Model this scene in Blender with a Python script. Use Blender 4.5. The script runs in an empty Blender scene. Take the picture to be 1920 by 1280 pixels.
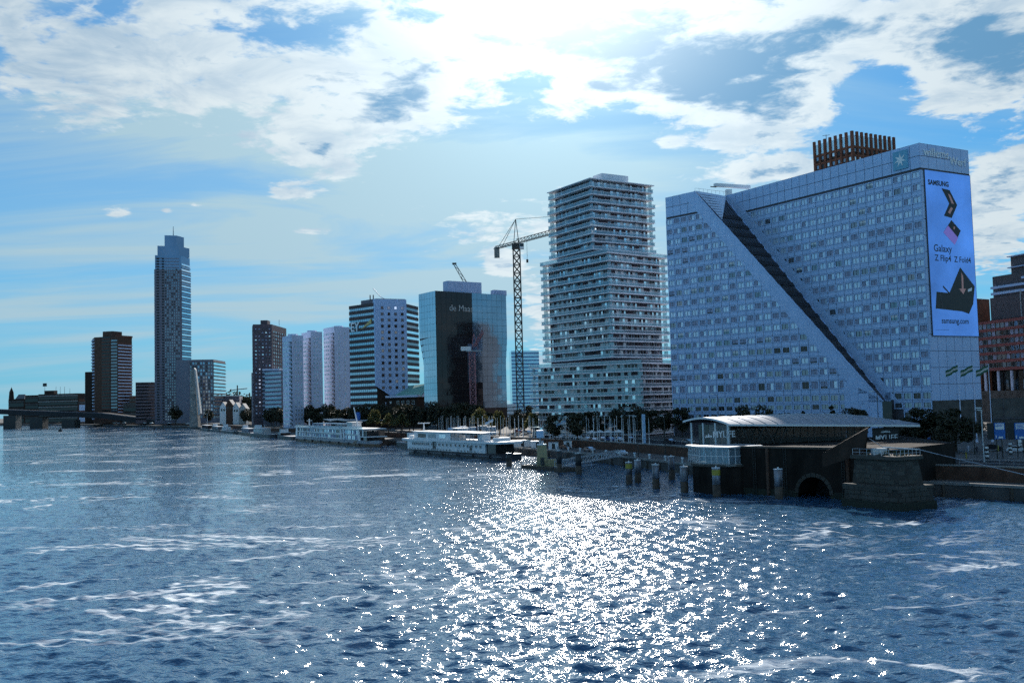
import bpy, math, random
import numpy as np
from mathutils import Vector, Matrix

# ------------------------------------------------------------------ camera, sky, sun, exposure
sc = bpy.context.scene
CAM_H = 17.5
FPX = 1867.0                     # focal length in pixels of a 1920 wide picture (35 mm lens)
PITCH = math.atan(116 / FPX)
ROLL = math.radians(1.5)
cam_d = bpy.data.cameras.new('camera'); cam = bpy.data.objects.new('camera', cam_d)
sc.collection.objects.link(cam); sc.camera = cam
cam_d.sensor_width = 36.0; cam_d.lens = FPX / 1920 * 36.0
cam_d.clip_start = 0.5; cam_d.clip_end = 9000
_F = Vector((0, math.cos(PITCH), math.sin(PITCH))); _R0 = Vector((1, 0, 0)); _U0 = Vector((0, -math.sin(PITCH), math.cos(PITCH)))
_R = _R0 * math.cos(ROLL) - _U0 * math.sin(ROLL); _U = _R0 * math.sin(ROLL) + _U0 * math.cos(ROLL)
_m = Matrix((_R, _U, -_F)).transposed().to_4x4(); _m.translation = (0, 0, CAM_H)
cam.matrix_world = _m

SUN_EL, SUN_AZ = math.radians(26.0), math.radians(3.6)     # azimuth measured from +Y towards +X
SUN = Vector((math.sin(SUN_AZ) * math.cos(SUN_EL), math.cos(SUN_AZ) * math.cos(SUN_EL), math.sin(SUN_EL)))

def view_dir(px, py):
    return (_F + _R * ((px - 960) / FPX) + _U * ((640 - py) / FPX)).normalized()

world = bpy.data.worlds.new('World'); sc.world = world; world.use_nodes = True; world.cycles.sampling_method = 'MANUAL'; world.cycles.sample_map_resolution = 512
WN = world.node_tree.nodes; WL = world.node_tree.links
for n in list(WN): WN.remove(n)
def wn(t, **k):
    n = WN.new(t)
    for a, b in k.items(): setattr(n, a, b)
    return n
def wset(sock, v):
    if hasattr(v, 'is_output') or isinstance(v, bpy.types.NodeSocket): WL.new(v, sock)
    else: sock.default_value = v
def wm(op, a, b=0.0, c=None, clamp=False):
    n = wn('ShaderNodeMath', operation=op, use_clamp=clamp)
    wset(n.inputs[0], a); wset(n.inputs[1], b)
    if c is not None: wset(n.inputs[2], c)
    return n.outputs[0]
def wv(op, a, b=(0, 0, 0), out=0):
    n = wn('ShaderNodeVectorMath', operation=op); wset(n.inputs[0], a)
    if op not in ('LENGTH', 'NORMALIZE'): wset(n.inputs[1], b)
    return n.outputs[out]
def wmix(f, a, b):
    n = wn('ShaderNodeMix', data_type='RGBA'); n.clamp_factor = True
    wset(n.inputs[0], f); wset(n.inputs[6], a); wset(n.inputs[7], b); return n.outputs[2]
def wstep(x, lo, hi):
    n = wn('ShaderNodeMapRange', interpolation_type='SMOOTHSTEP'); wset(n.inputs[0], x)
    n.inputs[1].default_value = lo; n.inputs[2].default_value = hi; return n.outputs[0]
def wnoise(v, scale, detail=6.0, rough=0.55, dist=0.0):
    n = wn('ShaderNodeTexNoise'); wset(n.inputs['Vector'], v); n.inputs['Scale'].default_value = scale
    n.inputs['Detail'].default_value = detail; n.inputs['Roughness'].default_value = rough; n.inputs['Distortion'].default_value = dist
    return n.outputs['Fac']

def build_sky():
    tc = wn('ShaderNodeTexCoord'); d = tc.outputs['Generated']
    sky = wn('ShaderNodeTexSky', sky_type='NISHITA'); sky.sun_disc = False
    sky.sun_elevation = SUN_EL; sky.sun_rotation = SUN_AZ
    sky.air_density = 1.0; sky.dust_density = 0.15; sky.ozone_density = 6.0; sky.altitude = 0
    WL.new(d, sky.inputs['Vector']) if 'Vector' in sky.inputs else None
    tint = wn('ShaderNodeVectorMath', operation='MULTIPLY'); WL.new(sky.outputs[0], tint.inputs[0])
    tint.inputs[1].default_value = SKY_TINT
    base = tint.outputs[0]
    sep = wn('ShaderNodeSeparateXYZ'); WL.new(d, sep.inputs[0])
    dz = wm('MAXIMUM', sep.outputs[2], 0.0)
    k = wm('DIVIDE', 1.0, wm('ADD', dz, 0.14))
    comb = wn('ShaderNodeCombineXYZ'); WL.new(wm('MULTIPLY', sep.outputs[0], k), comb.inputs[0])
    WL.new(wm('MULTIPLY', sep.outputs[1], k), comb.inputs[1]); WL.new(wm('MULTIPLY', dz, 1.5), comb.inputs[2])
    P = comb.outputs[0]
    ang = wv('DOT_PRODUCT', d, tuple(SUN), out=1)                 # cosine of the angle to the sun
    near = wm('POWER', wm('MAXIMUM', ang, 0.0), 22.0)              # light scattered forwards by the clouds
    core = wm('POWER', wm('MAXIMUM', ang, 0.0), 90.0)
    # cloud masses where they stand
    def blobs(lst):
        acc = None
        for px, py, rx, ry, amp in lst:
            c = view_dir(px, py)
            df = wv('SUBTRACT', d, tuple(c)); df = wv('MULTIPLY', df, (FPX / rx, 2.0, FPX / ry))
            q = wv('DOT_PRODUCT', df, df, out=1)
            g = wm('MULTIPLY', wm('EXPONENT', wm('MULTIPLY', q, -1.0)), amp)
            acc = g if acc is None else wm('ADD', acc, g)
        return acc
    acc = blobs(CLOUDS)
    n1 = wnoise(P, 1.5, 6.0, 0.58, 0.25)
    n2 = wnoise(wv('ADD', P, (7.3, 1.1, 0.0)), 4.6, 6.0, 0.60, 0.5)
    n3 = wnoise(wv('ADD', P, (3.3, 9.1, 0.0)), 17.0, 4.0, 0.60, 0.3)
    dens = wm('ADD', wm('ADD', wm('MULTIPLY', n1, 0.30), wm('MULTIPLY', n2, 0.44)), wm('MULTIPLY', n3, 0.26))
    dens = wm('ADD', dens, acc)
    cover = wstep(dens, 0.525, 0.615)
    thick = wstep(dens, 0.66, 0.80)
    lit = wm('ADD', 0.84, wm('ADD', wm('MULTIPLY', near, 0.38), wm('MULTIPLY', core, 0.8)))
    lit = wm('MULTIPLY', lit, CLOUD_GAIN)
    white = wv('MULTIPLY', (0.93, 0.97, 1.0), (1, 1, 1))
    sc1 = wn('ShaderNodeVectorMath', operation='SCALE'); sc1.inputs[0].default_value = (0.84, 0.95, 1.0); WL.new(lit, sc1.inputs['Scale'])
    sc2 = wn('ShaderNodeVectorMath', operation='SCALE'); sc2.inputs[0].default_value = (0.12, 0.38, 0.68); WL.new(wm('MULTIPLY', wm('ADD', 0.80, wm('MULTIPLY', near, 0.35)), CLOUD_GAIN * 0.95), sc2.inputs['Scale'])
    front = wstep(ang, -0.2, 0.75)                                  # clouds across the sky from the sun are lit from the front
    soft = wm('MULTIPLY', wstep(wnoise(wv('ADD', P, (7.3, 1.16, 0.0)), 4.6, 6.0, 0.60, 0.5), 0.42, 0.70), 0.55)   # hollows between the heads
    shade = wm('MAXIMUM', wm('MULTIPLY', thick, 0.92), wm('MULTIPLY', soft, wm('SUBTRACT', 1.0, near)))
    shade = wm('MULTIPLY', shade, wm('SUBTRACT', 1.0, wm('MULTIPLY', core, 0.9, clamp=True), clamp=True))
    cloud = wmix(wm('MULTIPLY', shade, front), sc1.outputs[0], sc2.outputs[0])
    # high thin veil
    strv = wv('MULTIPLY', P, (0.35, 1.0, 1.0))
    halo = wm('POWER', wm('MAXIMUM', ang, 0.0), 34.0)
    thin = blobs(VEILS)
    veil = wm('ADD', wm('MULTIPLY', wstep(wnoise(strv, 1.7, 6.0, 0.58, 0.8), 0.36, 0.70), wm('ADD', 0.42, thin)), wm('MULTIPLY', halo, 0.85))
    veil = wm('ADD', veil, wm('MULTIPLY', thin, 0.50))
    sc3 = wn('ShaderNodeVectorMath', operation='SCALE'); sc3.inputs[0].default_value = (0.58, 0.85, 1.0); WL.new(wm('MULTIPLY', lit, 0.85), sc3.inputs['Scale'])
    low = wm('MULTIPLY', wm('EXPONENT', wm('MULTIPLY', dz, -4.6)), 0.85)
    base = wmix(low, base, (1.3, 3.5, 5.0, 1))                    # thick air towards the horizon
    c1 = wmix(veil, base, sc3.outputs[0])
    c2 = wmix(wm('MULTIPLY', cover, 0.96), c1, cloud)
    bg = wn('ShaderNodeBackground'); WL.new(c2, bg.inputs[0]); bg.inputs[1].default_value = SKY_STRENGTH
    out = wn('ShaderNodeOutputWorld'); WL.new(bg.outputs[0], out.inputs[0])
SKY_STRENGTH = 0.1
SKY_TINT = (0.22, 0.60, 0.78)
CLOUD_GAIN = 7.0
CLOUDS = [(980, 10, 330, 75, .20), (870, 80, 90, 45, .12), (1120, 90, 150, 50, .12), (470, 120, 300, 85, .10), (700, 190, 160, 75, .14), (720, 215, 60, 28, .10), (780, 190, 90, 40, .08), (590, 290, 80, 50, .18), (530, 360, 62, 26, .22),
          (150, 130, 230, 110, .06), (1300, 110, 240, 95, .25), (1390, 150, 150, 50, .15), (1800, 90, 190, 110, .19), (1880, 110, 90, 55, .12), (1490, 225, 120, 40, .20), (1560, 60, 90, 45, .12),
          (1430, 325, 130, 22, .22), (1870, 420, 60, 60, .20), (1880, 330, 70, 40, .20), (220, 398, 36, 16, .27), (372, 385, 24, 9, .27), (312, 394, 14, 8, .24),
          (945, 500, 45, 30, .22), (1010, 590, 55, 75, .18), (900, 415, 170, 20, .12), (570, 432, 60, 9, .18), (1250, 270, 25, 12, .16), (1030, 265, 40, 14, .16), (1110, 165, 40, 10, .12),
          (1620, 170, 80, 70, -.26), (1140, 265, 170, 55, -.11), (960, 250, 60, 60, -.04), (330, 335, 260, 45, -.14), (150, 580, 420, 190, -.30), (1640, 250, 70, 25, -.2), (780, 610, 300, 100, -.12), (820, 50, 60, 35, -.06), (850, 330, 160, 60, -.05), (1350, 360, 200, 30, -.06), (560, 50, 190, 25, -.05), (1730, 330, 60, 60, -.1)]
VEILS = [(230, 430, 520, 260, .26), (300, 420, 420, 40, .28), (650, 620, 420, 40, .30), (60, 480, 200, 30, .25), (1080, 470, 200, 120, .30), (820, 330, 330, 130, .45), (760, 520, 420, 60, .30), (130, 230, 260, 130, .50), (450, 240, 200, 90, .35), (930, 420, 260, 90, .40), (120, 600, 400, 60, .18), (1450, 330, 250, 60, .25), (480, 480, 300, 25, .22)]
build_sky()

sun_d = bpy.data.lights.new('sun', 'SUN'); sun_d.energy = 5.0; sun_d.angle = math.radians(0.5); sun_d.color = (1.0, 0.95, 0.88)
sun = bpy.data.objects.new('sun', sun_d); sc.collection.objects.link(sun); sun.location = SUN * 900
sun.rotation_euler = (-SUN).to_track_quat('-Z', 'Y').to_euler()

sc.view_settings.view_transform = 'Standard'; sc.view_settings.look = 'None'
sc.view_settings.exposure = 0.45; sc.view_settings.gamma = 1.0; sc.view_settings.use_curve_mapping = False
sc.cycles.use_adaptive_sampling = True; sc.cycles.adaptive_threshold = 0.025; sc.cycles.adaptive_min_samples = 24
sc.cycles.max_bounces = 6; sc.cycles.diffuse_bounces = 2; sc.cycles.glossy_bounces = 3; sc.cycles.transmission_bounces = 3; sc.cycles.transparent_max_bounces = 8
sc.cycles.sample_clamp_indirect = 4.0; sc.cycles.use_denoising = False
sc.cycles.caustics_reflective = False; sc.cycles.caustics_refractive = False

# ------------------------------------------------------------------ helpers
C = sc.collection
rnd = random.Random(11)
def tag(o, label=None, cat=None, group=None, kind=None):
    if label: o['label'] = label
    if cat: o['category'] = cat
    if group: o['group'] = group
    if kind: o['kind'] = kind
    return o
def thing(name, label, cat, loc, group=None):
    o = bpy.data.objects.new(name, None); C.objects.link(o); o.location = loc; o.empty_display_size = 1.0
    return tag(o, label, cat, group)
def base_of(o):
    v = Vector((0, 0, 0))
    while o is not None: v = v + Vector(o.location); o = o.parent
    return v
class MB:
    """collects polygons in world coordinates and links them as one mesh object"""
    def __init__(s, m=None): s.v = []; s.f = []; s.i = []; s.mats = [m] if m else []
    def mi(s, m):
        if m is None: return 0
        if m not in s.mats: s.mats.append(m)
        return s.mats.index(m)
    def poly(s, pts, m=None):
        n = len(s.v); s.v += [tuple(p) for p in pts]; s.f.append(tuple(range(n, n + len(pts)))); s.i.append(s.mi(m))
    def faces(s, pts, fs, m=None):
        n = len(s.v); s.v += [tuple(p) for p in pts]; k = s.mi(m)
        for f in fs: s.f.append(tuple(n + a for a in f)); s.i.append(k)
    def hexa(s, p, m=None):   # 4 bottom + 4 top, counter-clockwise
        s.faces(p, [(3, 2, 1, 0), (4, 5, 6, 7), (0, 1, 5, 4), (1, 2, 6, 5), (2, 3, 7, 6), (3, 0, 4, 7)], m)
    def box(s, x0, x1, y0, y1, z0, z1, m=None):
        s.hexa([(x0, y0, z0), (x1, y0, z0), (x1, y1, z0), (x0, y1, z0), (x0, y0, z1), (x1, y0, z1), (x1, y1, z1), (x0, y1, z1)], m)
    def prism(s, poly, z0, z1, m=None, cap=True):
        n = len(poly); a = len(s.v); k = s.mi(m)
        s.v += [(x, y, z0) for x, y in poly] + [(x, y, z1) for x, y in poly]
        for i in range(n):
            j = (i + 1) % n; s.f.append((a + i, a + j, a + n + j, a + n + i)); s.i.append(k)
        if cap:
            s.f.append(tuple(a + n + i for i in range(n))); s.i.append(k)
            s.f.append(tuple(a + n - 1 - i for i in range(n))); s.i.append(k)
    def frustum(s, pa, pb, m=None):   # two equal-length 3D rings
        n = len(pa); a = len(s.v); k = s.mi(m); s.v += [tuple(p) for p in pa] + [tuple(p) for p in pb]
        for i in range(n):
            j = (i + 1) % n; s.f.append((a + i, a + j, a + n + j, a + n + i)); s.i.append(k)
        s.f.append(tuple(a + n + i for i in range(n))); s.i.append(k); s.f.append(tuple(a + n - 1 - i for i in range(n))); s.i.append(k)
    def bar(s, p, q, w, h=None, m=None):
        p = Vector(p); q = Vector(q); h = h or w; t = (q - p).normalized()
        up = Vector((0, 0, 1)) if abs(t.z) < .95 else Vector((0, 1, 0))
        a = t.cross(up).normalized() * (w / 2); b = a.cross(t).normalized() * (h / 2)
        s.hexa([p - a - b, p + a - b, p + a + b, p - a + b, q - a - b, q + a - b, q + a + b, q - a + b], m)
    def tube(s, p, q, r, r2=None, n=8, m=None):
        p = Vector(p); q = Vector(q); r2 = r if r2 is None else r2; t = (q - p).normalized()
        up = Vector((0, 0, 1)) if abs(t.z) < .95 else Vector((0, 1, 0))
        a = t.cross(up).normalized(); b = t.cross(a).normalized()
        A = [p + a * math.cos(6.28318 * i / n) * r - b * math.sin(6.28318 * i / n) * r for i in range(n)]
        B = [q + a * math.cos(6.28318 * i / n) * r2 - b * math.sin(6.28318 * i / n) * r2 for i in range(n)]
        s.frustum(A, B, m)
    def mesh(s, name, off=(0, 0, 0)):
        me = bpy.data.meshes.new(name); o = Vector(off)
        me.from_pydata([(x - o[0], y - o[1], z - o[2]) for x, y, z in s.v], [], s.f)
        for m in s.mats: me.materials.append(M[m])
        if len(s.mats) > 1: me.polygons.foreach_set('material_index', s.i)
        me.update(); return me
    def build(s, name, parent=None, smooth=False, loc=None):
        off = base_of(parent) if parent is not None else Vector(loc or (0, 0, 0))
        me = s.mesh(name, off); o = bpy.data.objects.new(name, me); C.objects.link(o)
        if parent is not None: o.parent = parent
        else: o.location = off
        if smooth: me.polygons.foreach_set('use_smooth', [True] * len(me.polygons)); me.update()
        return o
    def add(s, other, mat):      # append another collection through a matrix
        n = len(s.v); s.v += [tuple(mat @ Vector(p)) for p in other.v]
        mp = [s.mi(m) for m in other.mats] or [0]
        for f, i in zip(other.f, other.i): s.f.append(tuple(n + a for a in f)); s.i.append(mp[i])
class Face:
    """a vertical plane from left to right as seen from outside"""
    def __init__(s, a, b):
        s.a = Vector(a[:2]); s.b = Vector(b[:2]); d = s.b - s.a; s.L = d.length; s.u = d / s.L; s.n = Vector((s.u.y, -s.u.x)); s.rot = math.atan2(s.u.y, s.u.x)
    def p(s, t, d, z):
        q = s.a + s.u * t + s.n * d; return (q.x, q.y, z)
    def slab(s, mb, t0, t1, d0, d1, z0, z1, m=None):   # block between depths d0 < d1 (outwards)
        mb.hexa([s.p(t0, d1, z0), s.p(t1, d1, z0), s.p(t1, d0, z0), s.p(t0, d0, z0), s.p(t0, d1, z1), s.p(t1, d1, z1), s.p(t1, d0, z1), s.p(t0, d0, z1)], m)
_mesh_cache = {}
def cells(root, name, variants, items, limit=300):
    """alike pieces: each its own object sharing mesh data; past the limit the rest joined"""
    items = sorted(items, key=lambda t: t[0][0] ** 2 + t[0][1] ** 2)
    off = base_of(root)
    ms = [v.mesh(name) for v in variants]
    for loc, rot, k in items[:limit]:
        o = bpy.data.objects.new(name, ms[k]); C.objects.link(o); o.parent = root
        o.location = Vector(loc) - off; o.rotation_euler = (0, 0, rot)
    if len(items) > limit:
        mb = MB()
        for loc, rot, k in items[limit:]:
            mb.add(variants[k], Matrix.Translation(loc) @ Matrix.Rotation(rot, 4, 'Z'))
        o = mb.build(name + '_field', root); o['kind'] = 'stuff'
def copy_tree(o, loc, rotz=0.0, scale=None, label=None, group=None):
    r = o.copy(); C.objects.link(r); r.location = loc; r.rotation_euler = (0, 0, rotz)
    if scale: r.scale = scale if hasattr(scale, '__len__') else (scale,) * 3
    if label: r['label'] = label
    if group: r['group'] = group
    for ch in list(o.children):
        c = ch.copy(); C.objects.link(c); c.parent = r
        for g in list(ch.children):
            e = g.copy(); C.objects.link(e); e.parent = c
    return r
def text_mb(body, size, mat, depth=0.0, align='LEFT', font_scale_x=1.0, bold=0.0):
    """lettering lying in the x-z plane, facing -y"""
    cu = bpy.data.curves.new('lettering', 'FONT'); cu.body = body; cu.size = size; cu.align_x = align; cu.extrude = depth / 2; cu.offset = bold; cu.resolution_u = 3
    ob = bpy.data.objects.new('lettering', cu); C.objects.link(ob)
    dg = bpy.context.evaluated_depsgraph_get(); me = bpy.data.meshes.new_from_object(ob.evaluated_get(dg))
    mb = MB(mat)
    mb.v = [(v.co.x * font_scale_x, -v.co.z, v.co.y) for v in me.vertices]; mb.f = [tuple(p.vertices) for p in me.polygons]; mb.i = [0] * len(mb.f)
    bpy.data.objects.remove(ob); bpy.data.curves.remove(cu); bpy.data.meshes.remove(me)
    return mb
def fit(mb, width):
    x0 = min(v[0] for v in mb.v); x1 = max(v[0] for v in mb.v); k = width / (x1 - x0); mb.v = [((x - x0) * k, y, z * k) for x, y, z in mb.v]; return mb
def push(t, k, ztop, groundz=4.2):
    """set a finished building farther out along its bearing, at the size that distance gives it"""
    kz = (17.5 + k * (ztop - 17.5) - groundz) / (ztop - groundz); x, y, z = t.location; t.location = (x * k, y * k, z); t.scale = (k, k, kz)
def on_face(mb, face, t, d, z):
    out = MB(); out.add(mb, Matrix.Translation(face.p(t, d, z)) @ Matrix.Rotation(face.rot, 4, 'Z')); return out
def at(px, py, Y):
    d = view_dir(px, py); k = Y / d.y; return Vector((d.x * k, Y, CAM_H + d.z * k))
def ground(px, py, z):
    d = view_dir(px, py); k = (z - CAM_H) / d.z; return Vector((d.x * k, d.y * k, z))

# ------------------------------------------------------------------ materials
M = {}
def mat(key, col, rough=0.6, metal=0.0, var=0.12, vscale=0.5, bump=0.0, bscale=4.0, spec=0.5, stain=None, stretch=(1, 1, 1), emit=0.0):
    m = bpy.data.materials.new(key); m.use_nodes = True; nt = m.node_tree; N = nt.nodes; L = nt.links
    b = N['Principled BSDF']; b.inputs['Roughness'].default_value = rough; b.inputs['Metallic'].default_value = metal
    b.inputs['Specular IOR Level'].default_value = spec
    g = N.new('ShaderNodeNewGeometry'); mp = N.new('ShaderNodeMapping'); mp.inputs['Scale'].default_value = stretch; L.new(g.outputs['Position'], mp.inputs[0])
    if var or stain:
        nz = N.new('ShaderNodeTexNoise'); nz.inputs['Scale'].default_value = vscale; nz.inputs['Detail'].default_value = 5; L.new(mp.outputs[0], nz.inputs['Vector'])
        r = N.new('ShaderNodeMapRange'); r.inputs[1].default_value = .3; r.inputs[2].default_value = .7; L.new(nz.outputs['Fac'], r.inputs[0])
        mx = N.new('ShaderNodeMix'); mx.data_type = 'RGBA'; L.new(r.outputs[0], mx.inputs[0])
        s = stain or tuple(c * (1 - var * 1.6) for c in col)
        mx.inputs[6].default_value = (*s[:3], 1); mx.inputs[7].default_value = (*[min(1, c * (1 + var * .5)) for c in col], 1)
        L.new(mx.outputs[2], b.inputs['Base Color'])
        if emit: L.new(mx.outputs[2], b.inputs['Emission Color'])
    else:
        b.inputs['Base Color'].default_value = (*col, 1)
        if emit: b.inputs['Emission Color'].default_value = (*col, 1)
    if emit: b.inputs['Emission Strength'].default_value = emit
    if bump:
        nb = N.new('ShaderNodeTexNoise'); nb.inputs['Scale'].default_value = bscale; nb.inputs['Detail'].default_value = 4; L.new(mp.outputs[0], nb.inputs['Vector'])
        bp = N.new('ShaderNodeBump'); bp.inputs['Strength'].default_value = bump; bp.inputs['Distance'].default_value = 0.2; L.new(nb.outputs['Fac'], bp.inputs['Height']); L.new(bp.outputs[0], b.inputs['Normal'])
    M[key] = m; return m
def clear_glass(key, col, clear=0.55, rough=0.04):
    m = bpy.data.materials.new(key); m.use_nodes = True; N = m.node_tree.nodes; L = m.node_tree.links
    b = N['Principled BSDF']; b.inputs['Base Color'].default_value = (*col, 1); b.inputs['Roughness'].default_value = rough; b.inputs['Metallic'].default_value = .35
    t = N.new('ShaderNodeBsdfTransparent'); t.inputs[0].default_value = (.82, .93, .95, 1); mx = N.new('ShaderNodeMixShader'); mx.inputs[0].default_value = clear
    L.new(b.outputs[0], mx.inputs[1]); L.new(t.outputs[0], mx.inputs[2]); L.new(mx.outputs[0], N['Material Output'].inputs[0]); M[key] = m
def wavy_glass(key, col, metal, rough, amp, scale=0.35):     # coated glass whose panes are never quite flat
    mat(key, col, rough, metal, var=.1, vscale=.06, bump=amp, bscale=scale)
mat('white_panel', (.46, .60, .86), .55, var=.06, vscale=.25)
mat('white_panel_b', (.46, .54, .76), .55, var=.06, vscale=.25)
mat('joint', (.09, .085, .10), .8, var=0)
mat('frame_dark', (.06, .06, .065), .5, var=0)
mat('frame_white', (.75, .75, .75), .5, var=0)
wavy_glass('glass_sky', (.80, .90, .96), .92, .04, .06, .5)
wavy_glass('glass_mid', (.22, .26, .30), .7, .05, .06, .5)
wavy_glass('glass_dark', (.03, .03, .03), .15, .06, .05, .5)
mat('win_frame', (.20, .21, .27), .6, var=0)
mat('blind', (.34, .37, .50), .7, var=.1, vscale=.8, spec=.3)
mat('glass_painted_sky', (.62, .76, .92), .12, .25, var=.12, vscale=.12, spec=.8)  # sky reflection put into the pale base colour of the panes
mat('blind_white', (.78, .78, .78), .6, var=.05)
mat('concrete', (.30, .29, .27), .85, spec=.12, var=.25, vscale=.3, bump=.3)
mat('concrete_dark', (.13, .12, .11), .9, spec=.12, var=.3, vscale=.3, bump=.3)
mat('concrete_light', (.52, .51, .49), .8, var=.15, vscale=.3)
mat('brick_red', (.20, .085, .055), .85, spec=.12, var=.25, vscale=.6)
mat('brick_brown', (.13, .075, .055), .85, spec=.12, var=.25, vscale=.6)
mat('brick_dark', (.055, .038, .03), .85, spec=.12, var=.25, vscale=.5, bump=.2)
mat('roof_grey', (.16, .16, .17), .8)
mat('asphalt', (.05, .05, .052), .9, spec=.12, var=.25, vscale=.4)
mat('paving', (.16, .15, .14), .9, spec=.12, var=.25, vscale=.5)
mat('steel_dark', (.05, .048, .045), .5, .3, var=.15)
mat('steel', (.35, .36, .38), .45, .5, var=.1)
mat('galvanised', (.55, .57, .60), .4, .6, var=.1)
mat('white_paint', (.80, .80, .80), .4, var=.04)
mat('cream_paint', (.40, .33, .17), .5, var=.12)
mat('yellow_paint', (.40, .33, .04), .5, var=.08)
mat('red_paint', (.55, .05, .04), .5, var=.1)
mat('blue_paint', (.03, .14, .50), .5, var=.05)
mat('green_paint', (.03, .22, .10), .6, var=.05)
mat('black_paint', (.015, .015, .016), .5, var=0)
mat('hull_dark', (.04, .035, .04), .45, var=.15, vscale=.3)
mat('hull_brown', (.20, .12, .07), .5, var=.15)
mat('hull_grey', (.40, .40, .42), .45, var=.1)
mat('timber', (.10, .075, .055), .85, var=.3, vscale=.8, bump=.4)
mat('copper_green', (.25, .50, .42), .7, var=.15)
mat('balcony_brown', (.17, .07, .05), .8, var=.15)
mat('tower_grey', (.18, .165, .20), .7, var=.08, vscale=.05)
mat('tower_white', (.64, .69, .86), .65, var=.08, vscale=.1)
clear_glass('railing_glass', (.45, .55, .62), .60)
clear_glass('pavilion_glass', (.10, .10, .09), .35, .05)
# ------------------------------------------------------------------ water, land, quays
STREET = 4.2
LOWQ = 2.3
def water_material():
    m = bpy.data.materials.new('river_water'); m.use_nodes = True; N = m.node_tree.nodes; L = m.node_tree.links; M['river_water'] = m
    b = N['Principled BSDF']; b.inputs['Base Color'].default_value = (.030, .100, .185, 1); b.inputs['Roughness'].default_value = WATER_ROUGH; b.inputs['IOR'].default_value = 1.9
    g = N.new('ShaderNodeNewGeometry')
    def noise(scale, detail, stretch=(1, 1, 1), rough=.55, dist=0.0):
        mp = N.new('ShaderNodeMapping'); mp.inputs['Scale'].default_value = stretch; mp.inputs['Rotation'].default_value = (0, 0, .25); L.new(g.outputs['Position'], mp.inputs[0])
        n = N.new('ShaderNodeTexNoise'); n.inputs['Scale'].default_value = scale; n.inputs['Detail'].default_value = detail; n.inputs['Roughness'].default_value = rough; n.inputs['Distortion'].default_value = dist
        L.new(mp.outputs[0], n.inputs['Vector']); return n.outputs['Fac']
    def math_(op, a, b_=0.0):
        n = N.new('ShaderNodeMath'); n.operation = op
        for i, v in enumerate((a, b_)):
            if isinstance(v, (int, float)): n.inputs[i].default_value = v
            else: L.new(v, n.inputs[i])
        return n.outputs[0]
    def step(v, lo, hi):
        n = N.new('ShaderNodeMapRange'); n.interpolation_type = 'SMOOTHSTEP'; n.inputs[1].default_value = lo; n.inputs[2].default_value = hi; L.new(v, n.inputs[0]); return n.outputs[0]
    h1 = noise(.62, 3, (.75, 1.3, 1), .55); h2 = noise(1.9, 2, (.8, 1.25, 1), .55)
    hh = math_('ADD', math_('MULTIPLY', h1, .50), math_('MULTIPLY', h2, .26))
    # foam drawn out in thin curling lines by the current
    line = math_('ABSOLUTE', math_('SUBTRACT', noise(.040, 5, (.65, 1.5, 1), .62, 1.0), .5))
    patch = step(noise(.020, 3, (1, 1.4, 1), .55), .46, .60)
    fine = step(noise(.8, 4, (.5, 1.4, 1), .65), .36, .58)
    foam = math_('MULTIPLY', math_('SUBTRACT', 1.0, step(line, .003, .026)), math_('MULTIPLY', patch, fine))
    lace = math_('MULTIPLY', step(noise(.28, 6, (.5, 1.4, 1), .7, .8), .61, .67), math_('MULTIPLY', step(noise(.016, 2, (1, 1, 1), .5), .50, .66), .55))
    foam = math_('MAXIMUM', foam, lace)
    df = N.new('ShaderNodeBsdfDiffuse'); df.inputs[0].default_value = (.80, .84, .86, 1)
    bp = N.new('ShaderNodeBump'); bp.inputs['Strength'].default_value = 1.0; bp.inputs['Distance'].default_value = WATER_BUMP; L.new(hh, bp.inputs['Height']); L.new(bp.outputs[0], b.inputs['Normal'])
    mx = N.new('ShaderNodeMixShader'); L.new(foam, mx.inputs[0]); L.new(b.outputs[0], mx.inputs[1]); L.new(df.outputs[0], mx.inputs[2]); L.new(mx.outputs[0], N['Material Output'].inputs[0])
WATER_ROUGH, WATER_BUMP = .06, .44
water_material()
def build_water():
    ys = [30.0]
    while ys[-1] < 3200: ys.append(ys[-1] + max(.17, ys[-1] * .0036))
    ys = np.array(ys); nu = 640; us = np.linspace(-1, 1, nu)
    Y = np.repeat(ys[:, None], nu, 1); X = us[None, :] * (.66 * Y + 35)
    Z = np.zeros_like(X); r = np.random.default_rng(5)
    gap = np.maximum(Y * .0036, (.66 * Y + 35) * 2 / nu)
    for i in range(90):
        lam = .6 * (3.4 / .6) ** r.random(); th = math.radians(255) + r.normal() * .85; k = 2 * math.pi / lam
        amp = WAVE * lam ** 1.02 / math.sqrt(90)
        Z += amp * np.clip((lam / gap - 2.2) / 2.5, 0, 1) * np.sin(k * (math.cos(th) * X + math.sin(th) * Y) + r.random() * 6.283)
    swell = 1 + .35 * np.sin(X * .021 + 1.3) * np.sin(Y * .017 + X * .008)
    Z *= swell; Z -= .05
    co = np.stack([X, Y, Z], -1).reshape(-1, 3); n, m_ = X.shape
    idx = np.arange(n * m_).reshape(n, m_)
    q = np.stack([idx[:-1, :-1], idx[:-1, 1:], idx[1:, 1:], idx[1:, :-1]], -1).reshape(-1, 4)
    me = bpy.data.meshes.new('river_water'); me.vertices.add(len(co)); me.vertices.foreach_set('co', co.ravel())
    me.loops.add(q.size); me.loops.foreach_set('vertex_index', q.ravel()); me.polygons.add(len(q))
    me.polygons.foreach_set('loop_start', np.arange(0, q.size, 4)); me.polygons.foreach_set('loop_total', np.full(len(q), 4)); me.update()
    me.polygons.foreach_set('use_smooth', np.ones(len(q), bool)); me.materials.append(M['river_water']); me.validate()
    o = bpy.data.objects.new('water', me); C.objects.link(o); tag(o, kind='structure')
WAVE = .053
build_water()

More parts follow.
